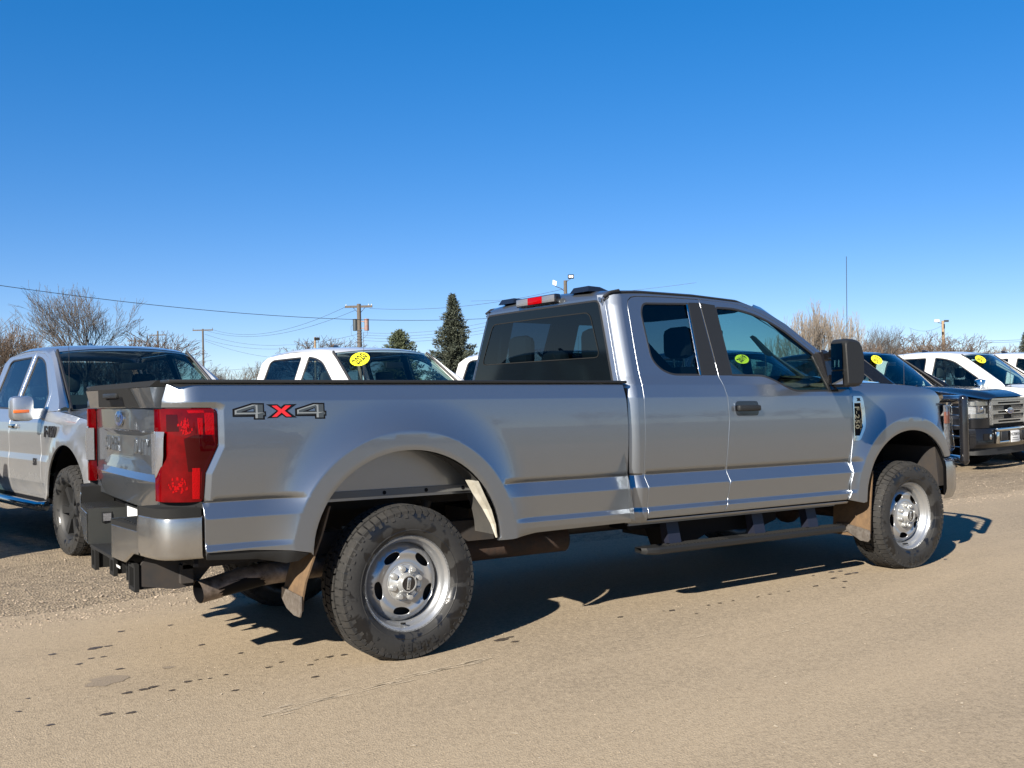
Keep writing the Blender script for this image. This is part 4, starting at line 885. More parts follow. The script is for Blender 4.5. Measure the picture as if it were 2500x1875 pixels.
# ---- tow mirrors, antenna
for sd_ in (-1, 1):
    out = rnd([(3.03, 1.375), (3.01, 1.675), (3.05, 1.695), (3.12, 1.675), (3.150, 1.59), (3.148, 1.42), (3.11, 1.380)], [.02, .03, .03, .05, .06, .05, .03])
    b = MB(); out = [tuple(p) for p in out]; n = len(out)
    lay = [(1.235, .90), (1.25, 1.0), (1.36, 1.0), (1.385, .95), (1.392, .86)]; cx, cz = 3.09, 1.545
    G = [[(cx+(x-cx)*k-(.05*(y-1.19)/.2 if x < 3.06 else .0), sd_*y, cz+(z-cz)*k) for x, z in out+[out[0]]] for y, k in lay]
    b.grid(G); b.add([G[-1][i] for i in range(n)], [tuple(range(n))]).add([G[0][i] for i in range(n)], [tuple(range(n))])
    MI = b.build('door_mirror', 'plast', T, ang=30)
    for (z0, z1) in ((1.490, 1.660), (1.395, 1.480)):
        b = MB().add([(2.985, sd_*1.255, z0), (2.985, sd_*1.255, z1), (2.950, sd_*1.372, z1), (2.950, sd_*1.372, z0)], [(0, 1, 2, 3)]); b.build('mirror_glass', 'mirg', MI)
    b = MB()
    for z in (1.435, 1.60): b.hexa([(3.34, sd_*.93, z-.022), (3.44, sd_*.93, z-.022), (3.13, sd_*1.19, z-.026), (3.04, sd_*1.19, z-.026), (3.34, sd_*.93, z+.022), (3.44, sd_*.93, z+.022), (3.13, sd_*1.19, z+.026), (3.04, sd_*1.19, z+.026)])
    b.hexa([(3.33, sd_*.92, 1.365), (3.52, sd_*.93, 1.365), (3.50, sd_*1.0, 1.365), (3.36, sd_*1.0, 1.365), (3.33, sd_*.90, 1.41), (3.47, sd_*.90, 1.41), (3.44, sd_*.96, 1.41), (3.36, sd_*.96, 1.41)])
    b.hexa([(3.33, sd_*.92, 1.40), (3.43, sd_*.92, 1.40), (3.43, sd_*.955, 1.40), (3.33, sd_*.955, 1.40), (3.30, sd_*.86, 1.63), (3.36, sd_*.86, 1.63), (3.36, sd_*.93, 1.63), (3.30, sd_*.93, 1.63)])
    b.build('mirror_arm', 'gloss', MI)
MB().tube([(3.655, -.855, 1.40), (3.657, -.855, 1.74), (3.672, -.855, 2.335)], [.0035, .0028, .0022], 6).ball((3.655, -.855, 1.41), .018, .018, .012).build('antenna', 'ink', T)
# ---- front end
fpath = [(4.655, .968), (4.76, .945), (4.83, .905), (4.885, .84), (4.925, .74), (4.945, .62)]
for sd_ in (-1, 1):
    G = []
    for z in (.880, .90, .98, 1.06, 1.15, 1.22, 1.245):
        k = {.880: .02, 1.245: .012}.get(z, 0); o_ = .03*max(0, (1.05-z)/.2)
        G.append([(x+o_-k*.5, sd_*(y-k+.004), z) for x, y in fpath])
    HL = MB().grid(G).build('headlight', 'hlg', T)
    G2_ = [[(x-.010, sd_*(y-.012), z) for x, y in fpath] for z in (.885, 1.05, 1.24)]
    MB().grid(G2_).build('headlight_bowl', 'lampb', HL)
    b = MB(); 
    for z0, z1 in ((1.10, 1.19),): b.grid([[(x-.008, sd_*(y-.008), z) for x, y in fpath[:3]] for z in (z0, z1)])
    b.build('side_marker', 'marker', HL)
    MB().grid([[(x+.002, sd_*(y+.004), z) for x, y in fpath[:4]] for z in (1.243, 1.262)]).build('headlight_trim', 'chrome', HL)
b = MB(); 
for z in (.92, 1.0, 1.08, 1.16): b.box(4.93, 4.965, -.60, .60, z, z+.035)
b.box(4.93, 4.975, -.62, -.58, .88, 1.26).box(4.93, 4.975, .58, .62, .88, 1.26).box(4.93, 4.975, -.58, .58, 1.22, 1.26)
GRL = b.build('grille', 'chrome', T); MB().box(4.86, 4.92, -.62, .62, .82, 1.27).build('grille_back', 'blk', GRL)
oval('oval_badge', (4.97, 0, 1.07), (0, 1, 0), (0, 0, 1), .14, .055, GRL)
fb = [(4.640, .972), (4.72, .968), (4.80, .945), (4.88, .89), (4.96, .80), (5.03, .66), (5.08, .40), (5.10, 0)]
b = MB(); path = [(x, -y) for x, y in fb]+[(x, y) for x, y in fb[::-1][1:]]
G = []
for z, k in ((.520, .06), (.572, .012), (.60, 0), (.745, 0), (.785, .010), (.810, .045), (.815, .10)):
    G.append([(x-k*.8*(abs(y) < .9), y-math.copysign(k*.6, y) if abs(y) > .3 else y, z+(.02 if abs(y) > .9 and z > .7 else 0)) for x, y in path])
FBO = b.grid(G).build('front_bumper', 'chrome2', T, ang=30)
MB().grid([[(x-.02, y*.985, z) for x, y in path] for z in (.56, .82)]).build('bumper_inside', 'blk', FBO)
# brush guard: side hoops, thin rods, centre
gp_ = [(4.93, -.94), (5.02, -.86), (5.13, -.70), (5.19, -.5)]
GU = MB()
for sd_ in (-1, 1):
    for z in (.800, 1.285):
        pts = [(4.93, sd_*.94, z+(.02 if z < 1 else -.02)), (4.945, sd_*.93, z), (5.02, sd_*.86, z), (5.13, sd_*.70, z), (5.20, sd_*.46, z)]; GU.tube(pts, .033, 12)
    GU.tube([(4.93, sd_*.94, .80), (4.925, sd_*.945, .86), (4.925, sd_*.945, 1.22), (4.93, sd_*.94, 1.28)], .034, 12)
    GU.ball((4.94, sd_*.935, 1.285), .036, .036, .034).ball((4.94, sd_*.935, .80), .036, .036, .034)
    for z in (.90, .985, 1.07, 1.155, 1.22): GU.tube([(4.93, sd_*.94, z), (5.02, sd_*.85, z), (5.13, sd_*.69, z), (5.20, sd_*.46, z)], .0045, 6)
    GU.tube([(5.20, sd_*.46, .62), (5.20, sd_*.46, 1.30)], .03, 10)
GU.tube([(5.20, -.46, 1.285), (5.22, 0, 1.30), (5.20, .46, 1.285)], .027, 10).tube([(5.20, -.46, .80), (5.22, 0, .80), (5.20, .46, .80)], .027, 10).box(5.0, 5.2, -.48, -.44, .62, .72).box(5.0, 5.2, .44, .48, .62, .72)
GU.build('brush_guard', 'gloss', T)
# ---- interior
IN = MB().box(1.62, 3.5, -.80, .80, .66, .72).box(1.60, 1.66, -.72, .72, .7, 1.28).build('cabin_floor', 'inner', T)
b = MB().hexa([(3.10, -.80, 1.0), (3.52, -.80, 1.0), (3.52, .80, 1.0), (3.10, .80, 1.0), (3.20, -.80, 1.36), (3.60, -.80, 1.39), (3.60, .80, 1.39), (3.20, .80, 1.36)]); b.build('dashboard', 'inner', IN)
MB().box(1.60, 2.86, -.63, .63, 1.930, 1.945).build('headliner', 'inner', IN)
for s_ in (-1, 1): MB().hexa([(1.62, s_*.70, 1.90), (2.55, s_*.70, 1.90), (2.55, s_*.60, 1.93), (1.62, s_*.60, 1.93), (1.62, s_*.69, 1.955), (2.65, s_*.69, 1.955), (2.65, s_*.60, 1.955), (1.62, s_*.60, 1.955)]).hexa([(1.62, s_*.70, 1.40), (1.74, s_*.88, 1.40), (1.74, s_*.84, 1.40), (1.62, s_*.66, 1.40), (1.62, s_*.64, 1.94), (1.76, s_*.69, 1.94), (1.76, s_*.65, 1.94), (1.62, s_*.60, 1.94)]).build('roof_rail_trim', 'inner', IN)
def seat(x, y, w, hb, hr, m='seat'):
    b = MB(); b.hexa([(x, y-w, .75), (x+.52, y-w, .78), (x+.52, y+w, .78), (x, y+w, .75), (x, y-w, .98), (x+.52, y-w, 1.02), (x+.52, y+w, 1.02), (x, y+w, .98)])
    b.hexa([(x-.02, y-w, .95), (x+.12, y-w, .95), (x+.12, y+w, .95), (x-.02, y+w, .95), (x-.14, y-w*.86, hb), (x-.03, y-w*.86, hb), (x-.03, y+w*.86, hb), (x-.14, y+w*.86, hb)])
    S = b.build('seat', m, IN)
    MB().box(x-.17, x-.06, y-.125, y+.125, hb+.06, hb+.06+hr, bev=.052).build('headrest', 'head', S)
    MB().tube([(x-.115, y-.05, hb-.02), (x-.115, y-.05, hb+.08)], .007, 6).tube([(x-.115, y+.05, hb-.02), (x-.115, y+.05, hb+.08)], .007, 6).build('headrest_post', 'chrome', S)
seat(2.52, -.43, .26, 1.53, .22); seat(2.52, .43, .26, 1.53, .22); seat(2.5, 0, .14, 1.46, .12)
seat(1.79, -.44, .28, 1.50, .22); seat(1.79, .44, .28, 1.50, .22); seat(1.79, .02, .14, 1.46, .13)
b = MB(); b.tube([(3.0+.06*math.sin(t), .43+.19*math.cos(t), 1.25+.18*math.sin(t)) for t in np.linspace(0, 2*math.pi, 24)], .014, 8).box(3.02, 3.06, .38, .48, 1.2, 1.3); b.build('steering_wheel', 'plast', IN)
MB().box(3.12, 3.15, -.12, .12, 1.76, 1.83, bev=.01).build('inner_mirror', 'plast', IN)
for sd_ in (-1, 1): MB().hexa([(2.98, sd_*.68, 1.62), (3.02, sd_*.70, 1.60), (3.02, sd_*.73, 1.62), (2.98, sd_*.71, 1.64), (2.86, sd_*.66, 1.74), (2.89, sd_*.66, 1.73), (2.89, sd_*.69, 1.74), (2.86, sd_*.69, 1.75)]).build('grab_handle', 'inner', IN)
XF[0] = None

# ================================================================== WHEELS
def tyre_mesh(R, rb, hw, blocks=True, nb=58):
    prof_ = [(rb, -hw*.74), (rb+.004, -hw*.80), (rb+.02, -hw*.93), (rb+.05, -hw*1.0), (rb+.075, -hw*1.0), (R-.045, -hw*.97), (R-.024, -hw*.90), (R-.016, -hw*.80), (R-.014, 0)]
    prof_ = prof_+[(r, -a) for r, a in prof_[:-1][::-1]]
    b = MB().lathe(prof_, (0, 0, 0), 1, 72); nf = len(b.F)
    # raised rings and ribs on the sidewall
    b.lathe([(rb+.030, -hw*.955), (rb+.033, -hw*.975), (rb+.036, -hw*.975), (rb+.038, -hw*.97)], (0, 0, 0), 1, 72)
    if not blocks: return b, [0]*len(b.F)
    n0 = len(b.F)
    for row, (a0, a1, r1) in enumerate([(-.99, -.62, R-.004), (-.56, -.26, R), (-.20, .20, R), (.26, .56, R), (.62, .99, R-.004)]):
        for k in range(nb):
            ph = (k+.5*(row % 2))/nb*2*math.pi; w = 2*math.pi/nb*(.40 if row in (0, 4) else .42)
            sk = .012*(1 if k % 2 else -1) if row in (1, 3) else .006
            def pt(a, t, r): return (r*math.cos(t), hw*a*.97, r*math.sin(t))
            q = []
            for r in (R-.020, r1):
                for (a, t) in ((a0, ph-w+sk), (a1, ph-w-sk), (a1, ph+w-sk), (a0, ph+w+sk)):
                    rr = r-(.020 if (row == 0 and a == a0) or (row == 4 and a == a1) else 0); q.append(pt(a, t, rr))
            b.hexa(q)
        if row in (0, 4):     # shoulder lugs down the sidewall
            s = -1 if row == 0 else 1
            for k in range(nb):
                ph = (k+.0)/nb*2*math.pi; w = 2*math.pi/nb*(.30 if k % 2 else .2); L = .040 if k % 2 else .026; q = []
                for off in (.0, .006):
                    for (r, t) in ((R-.020, ph-w), (R-.020-L, ph-w*.8), (R-.020-L, ph+w*.8), (R-.020, ph+w)):
                        aa = float(np.interp(r, [R-.09, R-.045, R-.022, R-.01], [hw*1.0, hw*.97, hw*.90, hw*.80])); q.append((r*math.cos(t), s*(aa-.002+off), r*math.sin(t)))
                b.hexa(q)
    return b, [0]*n0+[1]*(len(b.F)-n0)
def flatten_tyre(o, zc, R):
    for v in o.data.vertices:
        if v.co.z < -zc: 
            v.co.y *= 1+.25*(-zc-v.co.z)/.01*.1; v.co.z = -zc
def main_wheel():
    # steel disc with five slots
    def Yd(x, z):
        r = np.sqrt(x*x+z*z); t = np.arctan2(z, x); rib = .5+.5*np.cos(5*(t-rad(46)))
        y = .044+.026*np.exp(-((r-.155)/.030)**2)*(.75+.25*(1-rib))+.022*np.exp(-((r-.10)/.03)**2)
        return y-.022*np.clip((r-.185)/.02, 0, 1)
    circ = [(.205*math.cos(t), .205*math.sin(t)) for t in np.linspace(0, 2*math.pi, 72, endpoint=False)]
    holes = []
    for k in range(5):
        a = rad(46+72*k); c, s = math.cos(a), math.sin(a); h = []
        for t in np.linspace(0, 2*math.pi, 20, endpoint=False):
            u = .150+.024*math.sin(t)*(abs(math.sin(t))**-.2 if abs(math.sin(t)) > 1e-3 else 1); w = .050*math.cos(t); h.append((u*c-w*s, u*s+w*c))
        holes.append(h)
    wh = panel('wheel', circ, Yd, -1, 'sat', None, holes=holes, sp=.012, gap=0, depth=.006)
    rim = MB().lathe([(.205, -.028), (.208, -.045), (.214, -.055), (.2205, -.060), (.224, -.075), (.232, -.088), (.240, -.092), (.2445, -.100), (.2475, -.108), (.2500, -.1075), (.2490, -.098), (.240, -.085), (.225, .09), (.246, .105)], (0, 0, 0), 1, 80).build('rim', 'sat', wh, ang=50)
    MB().lathe([(.20, -.02), (.20, .05)], (0, 0, 0), 1, 40).lathe([(.0, -.005), (.20, -.005)], (0, 0, 0), 1, 32).build('brake_disc', 'under', wh)
    hc = MB().lathe([(.112, -.040), (.111, -.056), (.106, -.064), (.096, -.068), (.092, -.066), (.080, -.074), (.060, -.084), (.050, -.098), (.047, -.112), (.043, -.117), (.0385, -.117), (.0375, -.112)], (0, 0, 0), 1, 56)
    for k in range(8):
        a = rad(22.5+45*k-8); x, z = .077*math.cos(a), .077*math.sin(a)
        hc.lathe([(.019, -.066), (.0165, -.080), (.0140, -.095), (.0125, -.0975), (.0, -.0985)], (x, 0, z), 1, 14)
    HC = hc.build('hub_cover', 'cap', wh, ang=40)
    cc = MB().lathe([(.0385, -.108), (.036, -.112), (.0, -.1125)], (0, 0, 0), 1, 32).build('centre_cap', 'gloss', wh)
    b = MB().box(-.0095, .0095, -.1155, -.1120, -.031, .031, bev=.001)
    q = Matrix.Rotation(rad(8), 3, 'Y'); b.V = [tuple(q @ Vector(v)) for v in b.V]; b.build('badge_bar', 'cap', wh)
    d = q @ Vector((0, 0, 1)); e = q @ Vector((-1, 0, 0))
    put_text('badge_text', 'FORD', .0155, (0, -.1158, 0), d, -Vector(d).cross(Vector((0, 1, 0))) if False else e, 'blk', wh, extrude=.0004, space=1.15, bold=.0004)
    MB().tube([(-.02, -.055, -.213), (-.018, -.095, -.205)], .005, 8).build('valve', 'blk', wh)
    tb, mi = tyre_mesh(.4035, .245, .1375); ty = mk('tyre', tb.V, tb.F, 'tyre', wh, mats=(['tread'], mi), ang=32)
    b = MB(); wd = [('TIRES', -90-26, 1), ('A', -90-52, .5)]
    b = MB()
    for s_, c0, sc_ in (('TIRES', -84, .052), ('A', -128, .018)):
        L = len(s_); b = MB()
        for i, ch in enumerate(s_):
            V, Fc = textmesh(ch, sc_, extrude=.0022, bold=.002)
            a = rad(c0+(i-(L-1)/2)*-8.6); r0 = .318; P = []
            # tops outward, read from outside (-y): x to the right
            for v in V:
                u, w = v[0], v[1]; n_ = Vector((math.cos(a), 0, math.sin(a))); tg = Vector((math.sin(a), 0, -math.cos(a)))
                p = n_*(r0+w)+tg*u; P.append((p.x, -.1375-.0005-v[2], p.z))
            MB().add(P, Fc).build('raised_letter', 'tyred', wh, smooth=False)
    return wh, ty
def ctree(o, parent=None):
    c = o.copy(); COL.objects.link(c); c.parent = parent
    for ch in list(o.children): ctree(ch, c)
    return c
WH, TYR = main_wheel(); flatten_tyre(TYR, .3955, .4035)
for i, (x, y, s) in enumerate([(0, .8535, -1), (4.171, .8675, -1), (0, .8535, 1), (4.171, .8675, 1)]):
    w = WH if i == 0 else ctree(WH)
    w.parent = T; w.location = (x, s*y, .3955); w.rotation_euler = (0, 0, math.pi if s > 0 else 0)

# ================================================================== TRUCKS IN THE ROW
def simple_wheel(spokes=6, steel=False):
    w = MB().lathe([(.0, -.075), (.05, -.085), (.07, -.080), (.075, -.06)], (0, 0, 0), 1, 20).lathe([(.215, .0), (.222, -.08), (.236, -.095), (.245, -.105), (.247, -.10)], (0, 0, 0), 1, 48)
    for k in range(spokes):
        a = 2*math.pi*k/spokes; c, s = math.cos(a), math.sin(a); q = []
        for y in (-.045, -.075):
            for (r, h) in ((.06, -.022), (.225, -.035), (.225, .035), (.06, .022)): q.append((r*c-h*s, y-(.012 if r > .1 and y < -.05 else 0), r*s+h*c))
        w.hexa(q)
    W_ = w.build('wheel', 'spoke', None)
    MB().lathe([(0, -.01), (.22, -.01)], (0, 0, 0), 1, 24).build('brake_disc', 'blk', W_)
    tb, mi = tyre_mesh(.398, .245, .13, True, 40); ty = mk('tyre', tb.V, tb.F, 'tyre', W_, mats=(['tread'], mi), ang=32); flatten_tyre(ty, .39, .398)
    return W_
P2 = [(.40, .90), (.50, .945), (.60, .975), (.80, .985), (.86, .972), (1.05, .976), (1.16, .965), (1.24, .935), (1.30, .908), (1.90, .682)]
def Yt(x, z):
    y = plin(z, P2)
    for cx in (0., 3.68):
        d = arch(x, z, cx, .50, .50, .47); t = np.clip((d-.07)/.15, 0, 1); w = (1-t)**2*np.clip((1.2-z)/.12, 0, 1); y = y+w*np.maximum(.998-y, 0)
    t = np.clip((x-3.85)/.7, 0, 1.5); y = y-.065*t**2*1.0
    return y
rE = [(.86, 1.80), (.98, 1.865), (1.4, 1.905), (1.9, 1.905), (2.2, 1.885), (2.42, 1.835), (2.58, 1.765), (2.95, 1.545), (3.22, 1.375), (3.30, 1.30)]
def pickup(paintm='white', grille='chrome'):
    t = empty('parked_pickup')
    top = [(x, z-.02) for x, z in rE]
    archp = lambda cx, a0=0.0, a1=math.pi: [(cx+.50*math.cos(q), .50+.47*math.sin(q)) for q in np.linspace(a0, a1, 26)]
    rw = rnd([(1.02, 1.30), (1.06, 1.78), (1.14, 1.815), (1.83, 1.825), (1.83, 1.285)], .04)
    fw_ = rnd([(1.96, 1.285), (1.99, 1.825), (2.18, 1.80), (2.36, 1.745), (2.85, 1.42), (2.87, 1.26), (2.60, 1.262), (2.5, 1.285)], [.03, .03, .08, .08, .05, .03, .05, .05])
    for s in (-1, 1):
        bp = [(-1.14, .52), (-1.14, 1.29), (.84, 1.29), (.84, .44), (.52, .44)]+archp(0.)[0:]+[(-.52, .52)]
        panel('bed_side', bp, Yt, s, paintm, t, zl=(.60, .80, .86, 1.16, 1.24), sp=.06)
        cb = [(.85, .42), (.85, 1.30)]+top+[(3.28, 1.27), (2.945, 1.26), (2.90, 1.45), (2.38, 1.79), (2.20, 1.845), (1.90, 1.865), (1.10, 1.855), (1.00, 1.80), (.96, 1.30), (.96, .46), (2.9, .46), (2.9, .42)]
        panel('cab_frame', cb, Yt, s, paintm, t, zl=(1.24,), sp=.06, gap=0)
        rd = panel('rear_door', [(.965, .465), (.965, 1.30), (1.005, 1.80), (1.10, 1.85), (1.905, 1.86), (1.905, .465)], Yt, s, paintm, t, holes=[rw], zl=(.60, .80, .86, 1.16, 1.24), sp=.06)
        fd = panel('front_door', [(1.913, .465), (1.913, 1.86), (2.20, 1.84), (2.38, 1.785), (2.895, 1.45), (2.94, 1.25), (2.955, .9), (2.93, .465)], Yt, s, paintm, t, holes=[fw_], zl=(.60, .80, .86, 1.16, 1.24), sp=.06)
        for (w_, d_) in ((rw, rd), (fw_, fd)):
            panel('window_seal', w_, lambda x, z: Yt(x, z)+.001, s, 'rubber', d_, holes=[inset(dens(w_, .05), .016)[0]], sp=.05, gap=.001, depth=.008)
            panel('window', inset(dens(w_, .08), .006)[0], lambda x, z: Yt(x, z)-.008, s, 'tint' if w_ is rw else 'wsg', d_, sp=.15, gap=0, hem=False)
            MB().box(min(q[0] for q in w_)+.02, min(q[0] for q in w_)+.22, min(s*.972, s*1.0), max(s*.972, s*1.0), 1.10, 1.14, bev=.008).build('door_handle', 'chrome', d_)
        panel('door_jamb', [(1.86, .47), (1.86, 1.85), (1.96, 1.85), (1.96, .47)], lambda x, z: Yt(x, z)-.02, s, 'blk', t, sp=.2, gap=0, hem=False)
        panel('door_jamb', [(2.86, .47), (2.86, 1.24), (3.02, 1.24), (3.02, .47)], lambda x, z: Yt(x, z)-.02, s, 'blk', t, sp=.2, gap=0, hem=False)
        fp = [(2.962, .9), (2.95, 1.255), (3.30, 1.262), (3.70, 1.235), (4.10, 1.195), (4.40, 1.14), (4.43, 1.105), (4.30, 1.10), (4.285, .80), (4.43, .795), (4.43, .66), (4.20, .64)]+archp(3.68, .30)+[(3.16, .46), (2.937, .465)]
        fe = panel('fender', fp, Yt, s, paintm, t, zl=(.60, .80, .86), sp=.06)
        b = MB(); b.grid([[(cx_, s*.94, z) for cx_, z in archp(3.68)], [(cx_, s*.5, z) for cx_, z in archp(3.68)]]); b.add([(cx_, s*.52, z) for cx_, z in archp(3.68)], [tuple(range(26))]); b.build('wheel_liner', 'blk', fe); b = MB(); b.grid([[(cx_, s*.94, z) for cx_, z in archp(0)], [(cx_, s*.6, z) for cx_, z in archp(0)]]).add([(cx_, s*.62, z) for cx_, z in archp(0)], [tuple(range(26))]); b.build('wheel_liner', 'blk', fe)
        # mirror
        b = MB().box(2.92, 3.07, min(s*(1.05 if paintm == 'silver2' else 1.03), s*(1.25 if paintm == 'silver2' else 1.27)), max(s*(1.05 if paintm == 'silver2' else 1.03), s*(1.25 if paintm == 'silver2' else 1.27)), 1.18, 1.41, bev=.045).build('door_mirror', 'chrome' if paintm != 'silver2' else 'silver2', t)
        if paintm == 'silver2':
            MB().box(2.95, 3.075, min(s*1.10, s*1.235), max(s*1.10, s*1.235), 1.255, 1.285, bev=.006).build('amber_repeater', 'amber', b)
        MB().hexa([(2.80, s*.92, 1.20), (2.96, s*.92, 1.20), (3.04, s*1.1, 1.20), (2.95, s*1.1, 1.20), (2.80, s*.92, 1.29), (2.96, s*.92, 1.29), (3.04, s*1.1, 1.29), (2.95, s*1.1, 1.29)]).build('mirror_arm', 'plast' if paintm != 'silver2' else 'silver2', b)
        # running board
        MB().tube([(.95, s*.95, .39), (1.02, s*1.0, .385), (2.95, s*1.0, .385), (3.02, s*.95, .39)], .045, 10).build('side_step', 'chrome' if paintm != 'black' else 'plast', t)
        MB().box(.9, 3.0, min(s*.80, s*.92), max(s*.80, s*.92), .40, .46).build('sill', 'blk', t)
        # headlight
        hp = [(4.285, .948), (4.36, .938), (4.43, .918), (4.48, .895), (4.52, .86), (4.555, .76), (4.575, .62)]
        h = MB().grid([[(x, s*y, z) for x, y in hp] for z in (.80, .84, .95, 1.05, 1.075)]).build('headlight', 'hlg', t)
        MB().grid([[(x-.05, s*(y-.02), z) for x, y in hp] for z in (.80, 1.075)]).build('headlight_bowl', 'lampb', h)
        b = MB()
        for z0, z1 in ((1.00, 1.06), (.815, .875)): b.grid([[(x-.012, s*(y-.005), z) for x, y in hp] for z in (z0, z1)])
        b.ball((4.515, s*.72, .94), .03, .06, .05).box(4.49, 4.53, min(s*.79, s*.85), max(s*.79, s*.85), .90, .99); b.build('lamp_reflector', 'hl', h)
        MB().grid([[(x-.010, s*(y-.003), z) for x, y in hp[:2]] for z in (.90, .96)]).build('side_marker', 'amber', h)
        MB().grid([[(x+.002, s*y*1.0, z) for x, y in hp] for z in (1.075, 1.10)]).build('lamp_surround', paintm, h); MB().grid([[(x+.002, s*y*1.0, z) for x, y in hp] for z in (.66, .80)]).build('lamp_surround', paintm, h)
        for px_, r_ in ((0., .86), (3.68, .86)): pass
    # roof
    G = []
    for x in [.87, .885, .92, .98, 1.2, 1.5, 1.8, 2.1, 2.25, 2.40, 2.47]:
        e = float(np.interp(x, [q[0] for q in rE], [q[1] for q in rE])); G.append([(x+.10*(1-q*q)*max(0, (x-2.1)/.37), q*.70, e-.020*(abs(q) > .96)+.042*(1-abs(q)**3.2)-(.03 if x < .88 else 0)) for q in np.linspace(-1, 1, 25)])
    R_ = MB().grid(G).build('roof', paintm, t, ang=60)
    MB().hexa([(1.40, -.012, 1.945), (1.56, -.02, 1.945), (1.56, .02, 1.945), (1.40, .012, 1.945), (1.38, -.003, 2.0), (1.44, -.006, 1.995), (1.44, .006, 1.995), (1.38, .003, 2.0)]).build('fin_antenna', 'gloss', R_)
    G = []
    for q in np.linspace(0, 1, 8): G.append([(2.46+(3.20-2.46)*q+.13*(1-s_*s_), (.662+(.775-.662)*q)*s_, 1.855-.015+(1.275-1.84)*q+.04*(1-s_*s_)*(1-q)) for s_ in np.linspace(-1, 1, 15)])
    WS = MB().grid(G).build('windscreen', 'wsg', t)
    MB().grid([[(p[0]+.004, p[1], p[2]+.004) for p in G[0]], [(p[0]+.004, p[1], p[2]+.004) for p in [tuple(np.array(a)*.9+np.array(b)*.1) for a, b in zip(G[0], G[1])]]]).grid([[(p[0]+.004, p[1], p[2]+.004) for p in [tuple(np.array(a)*.5+np.array(b)*.5) for a, b in zip(G[-2], G[-1])]], [(p[0]+.004, p[1], p[2]+.004) for p in G[-1]]]).build('windscreen_frit', 'frit', WS)
    for s in (-1, 1):
        A1 = []; A2 = []; A3 = []
        for x, z in [(2.34, 1.856), (2.42, 1.835), (2.58, 1.765), (2.95, 1.545), (3.22, 1.375), (3.30, 1.30)]:
            z -= .018; q = min(1, max(0, (x-.0-2.46)/.74)); yy = float(Yt(np.array([x]), np.array([z]))[0]); A1.append((x, s*yy, z)); A3.append((2.463+.74*q, s*(.655+.115*q), 1.845-.565*q)); A2.append(tuple((np.array(A1[-1])*.55+np.array(A3[-1])*.45)+[.012, 0, .022]))
        MB().grid([A1, A2, A3]).build('windscreen_pillar', paintm, t)
    for s in (-1, 1): MB().tube([(2.455, s*.660, 1.862), (2.965, s*.738, 1.492), (3.24, s*.785, 1.280)], .014, 6).build('windscreen_seal', 'rubber', WS)
    # rear glass and wall
    MB().grid([[(.86+.05*(z-1.3)/.5, s*(.80-.34*(z-1.3)), z) for s in (-1, 1)] for z in (1.32, 1.80)]).build('back_window', 'tint', t)
    MB().grid([[(.87, s*.9, z) for s in (-1, 1)] for z in (.45, 1.32)]).box(-1.14, -1.10, -.93, .93, .55, 1.28).box(-1.1, .82, -.80, .80, .80, .83).build('cab_back', paintm, t)
    # hood
    def hz(x, a):
        zc = np.interp(x, [3.22, 3.6, 4.1, 4.4, 4.56, 4.62], [1.305, 1.298, 1.262, 1.215, 1.165, 1.12]); ze = np.interp(x, [3.22, 3.7, 4.1, 4.4, 4.62], [1.265, 1.238, 1.198, 1.142, 1.09]); k = np.clip((a-.45)/.35, 0, 1); return zc-(zc-ze)*k*k*(3-2*k)
    def ey(x):
        ze = float(np.interp(x, [2.95, 3.30, 3.70, 4.10, 4.40], [1.255, 1.262, 1.235, 1.195, 1.14])); return float(Yt(np.array([min(x, 4.42)]), np.array([ze]))[0])-.001-max(x-4.42, 0)/.2*.12
    G = [[(x+.02*(1-q*q), q*ey(x), float(hz(x, abs(q)*.9))+.003) for q in np.linspace(-1, 1, 31)] for x in [3.22, 3.4, 3.6, 3.8, 4.0, 4.2, 4.35, 4.45, 4.52, 4.57, 4.6, 4.62]]
    MB().grid(G).build('hood', paintm, t, ang=50)
    MB().add([(3.12, -.82, 1.262), (3.34, -.82, 1.27), (3.34, .82, 1.27), (3.12, .82, 1.262)], [(0, 1, 2, 3)]).tube([(3.34, -.5, 1.30), (3.25, -.2, 1.325), (3.16, .2, 1.36)], .008, 5).tube([(3.34, .15, 1.30), (3.25, .45, 1.325), (3.14, .68, 1.345)], .008, 5).build('cowl', 'plast', t)
    # grille
    g_ = MB().box(4.575, 4.615, -.60, -.55, .70, 1.10).box(4.575, 4.615, .55, .60, .70, 1.10).box(4.58, 4.625, -.60, .60, 1.07, 1.105)
    for z in (1.00, .86, .72):
        g_.box(4.59, 4.632, -.58, .58, z, z+.020).box(4.59, 4.632, -.58, .58, z+.045, z+.065).box(4.585, 4.628, -.58, -.40, z, z+.065).box(4.585, 4.628, .40, .58, z, z+.065)
    for k in range(-14, 15):
        if abs(k) > 3: g_.box(4.585, 4.60, k*.038-.006, k*.038+.006, .93, .985).box(4.585, 4.60, k*.038-.006, k*.038+.006, .79, .845)
    GR_ = g_.build('grille', 'chrome2', t, smooth=False); MB().box(4.45, 4.58, -.60, .60, .66, 1.10).build('grille_back', 'blk', GR_)
    oval('oval_badge', (4.637, 0, .905), (0, 1, 0), (0, 0, 1), .125, .05, GR_)
    # bumper
    fb_ = [(4.43, .955), (4.52, .93), (4.58, .86), (4.63, .74), (4.66, .50), (4.68, 0)]
    path_ = [(x, -y) for x, y in fb_]+[(x, y) for x, y in fb_[::-1][1:]]
    B_ = MB().grid([[(x-k, y, z) for x, y in path_] for z, k in ((.36, .05), (.42, .0), (.62, 0), (.655, .02))]).build('front_bumper', 'black' if paintm == 'black' else 'chrome', t, ang=30)
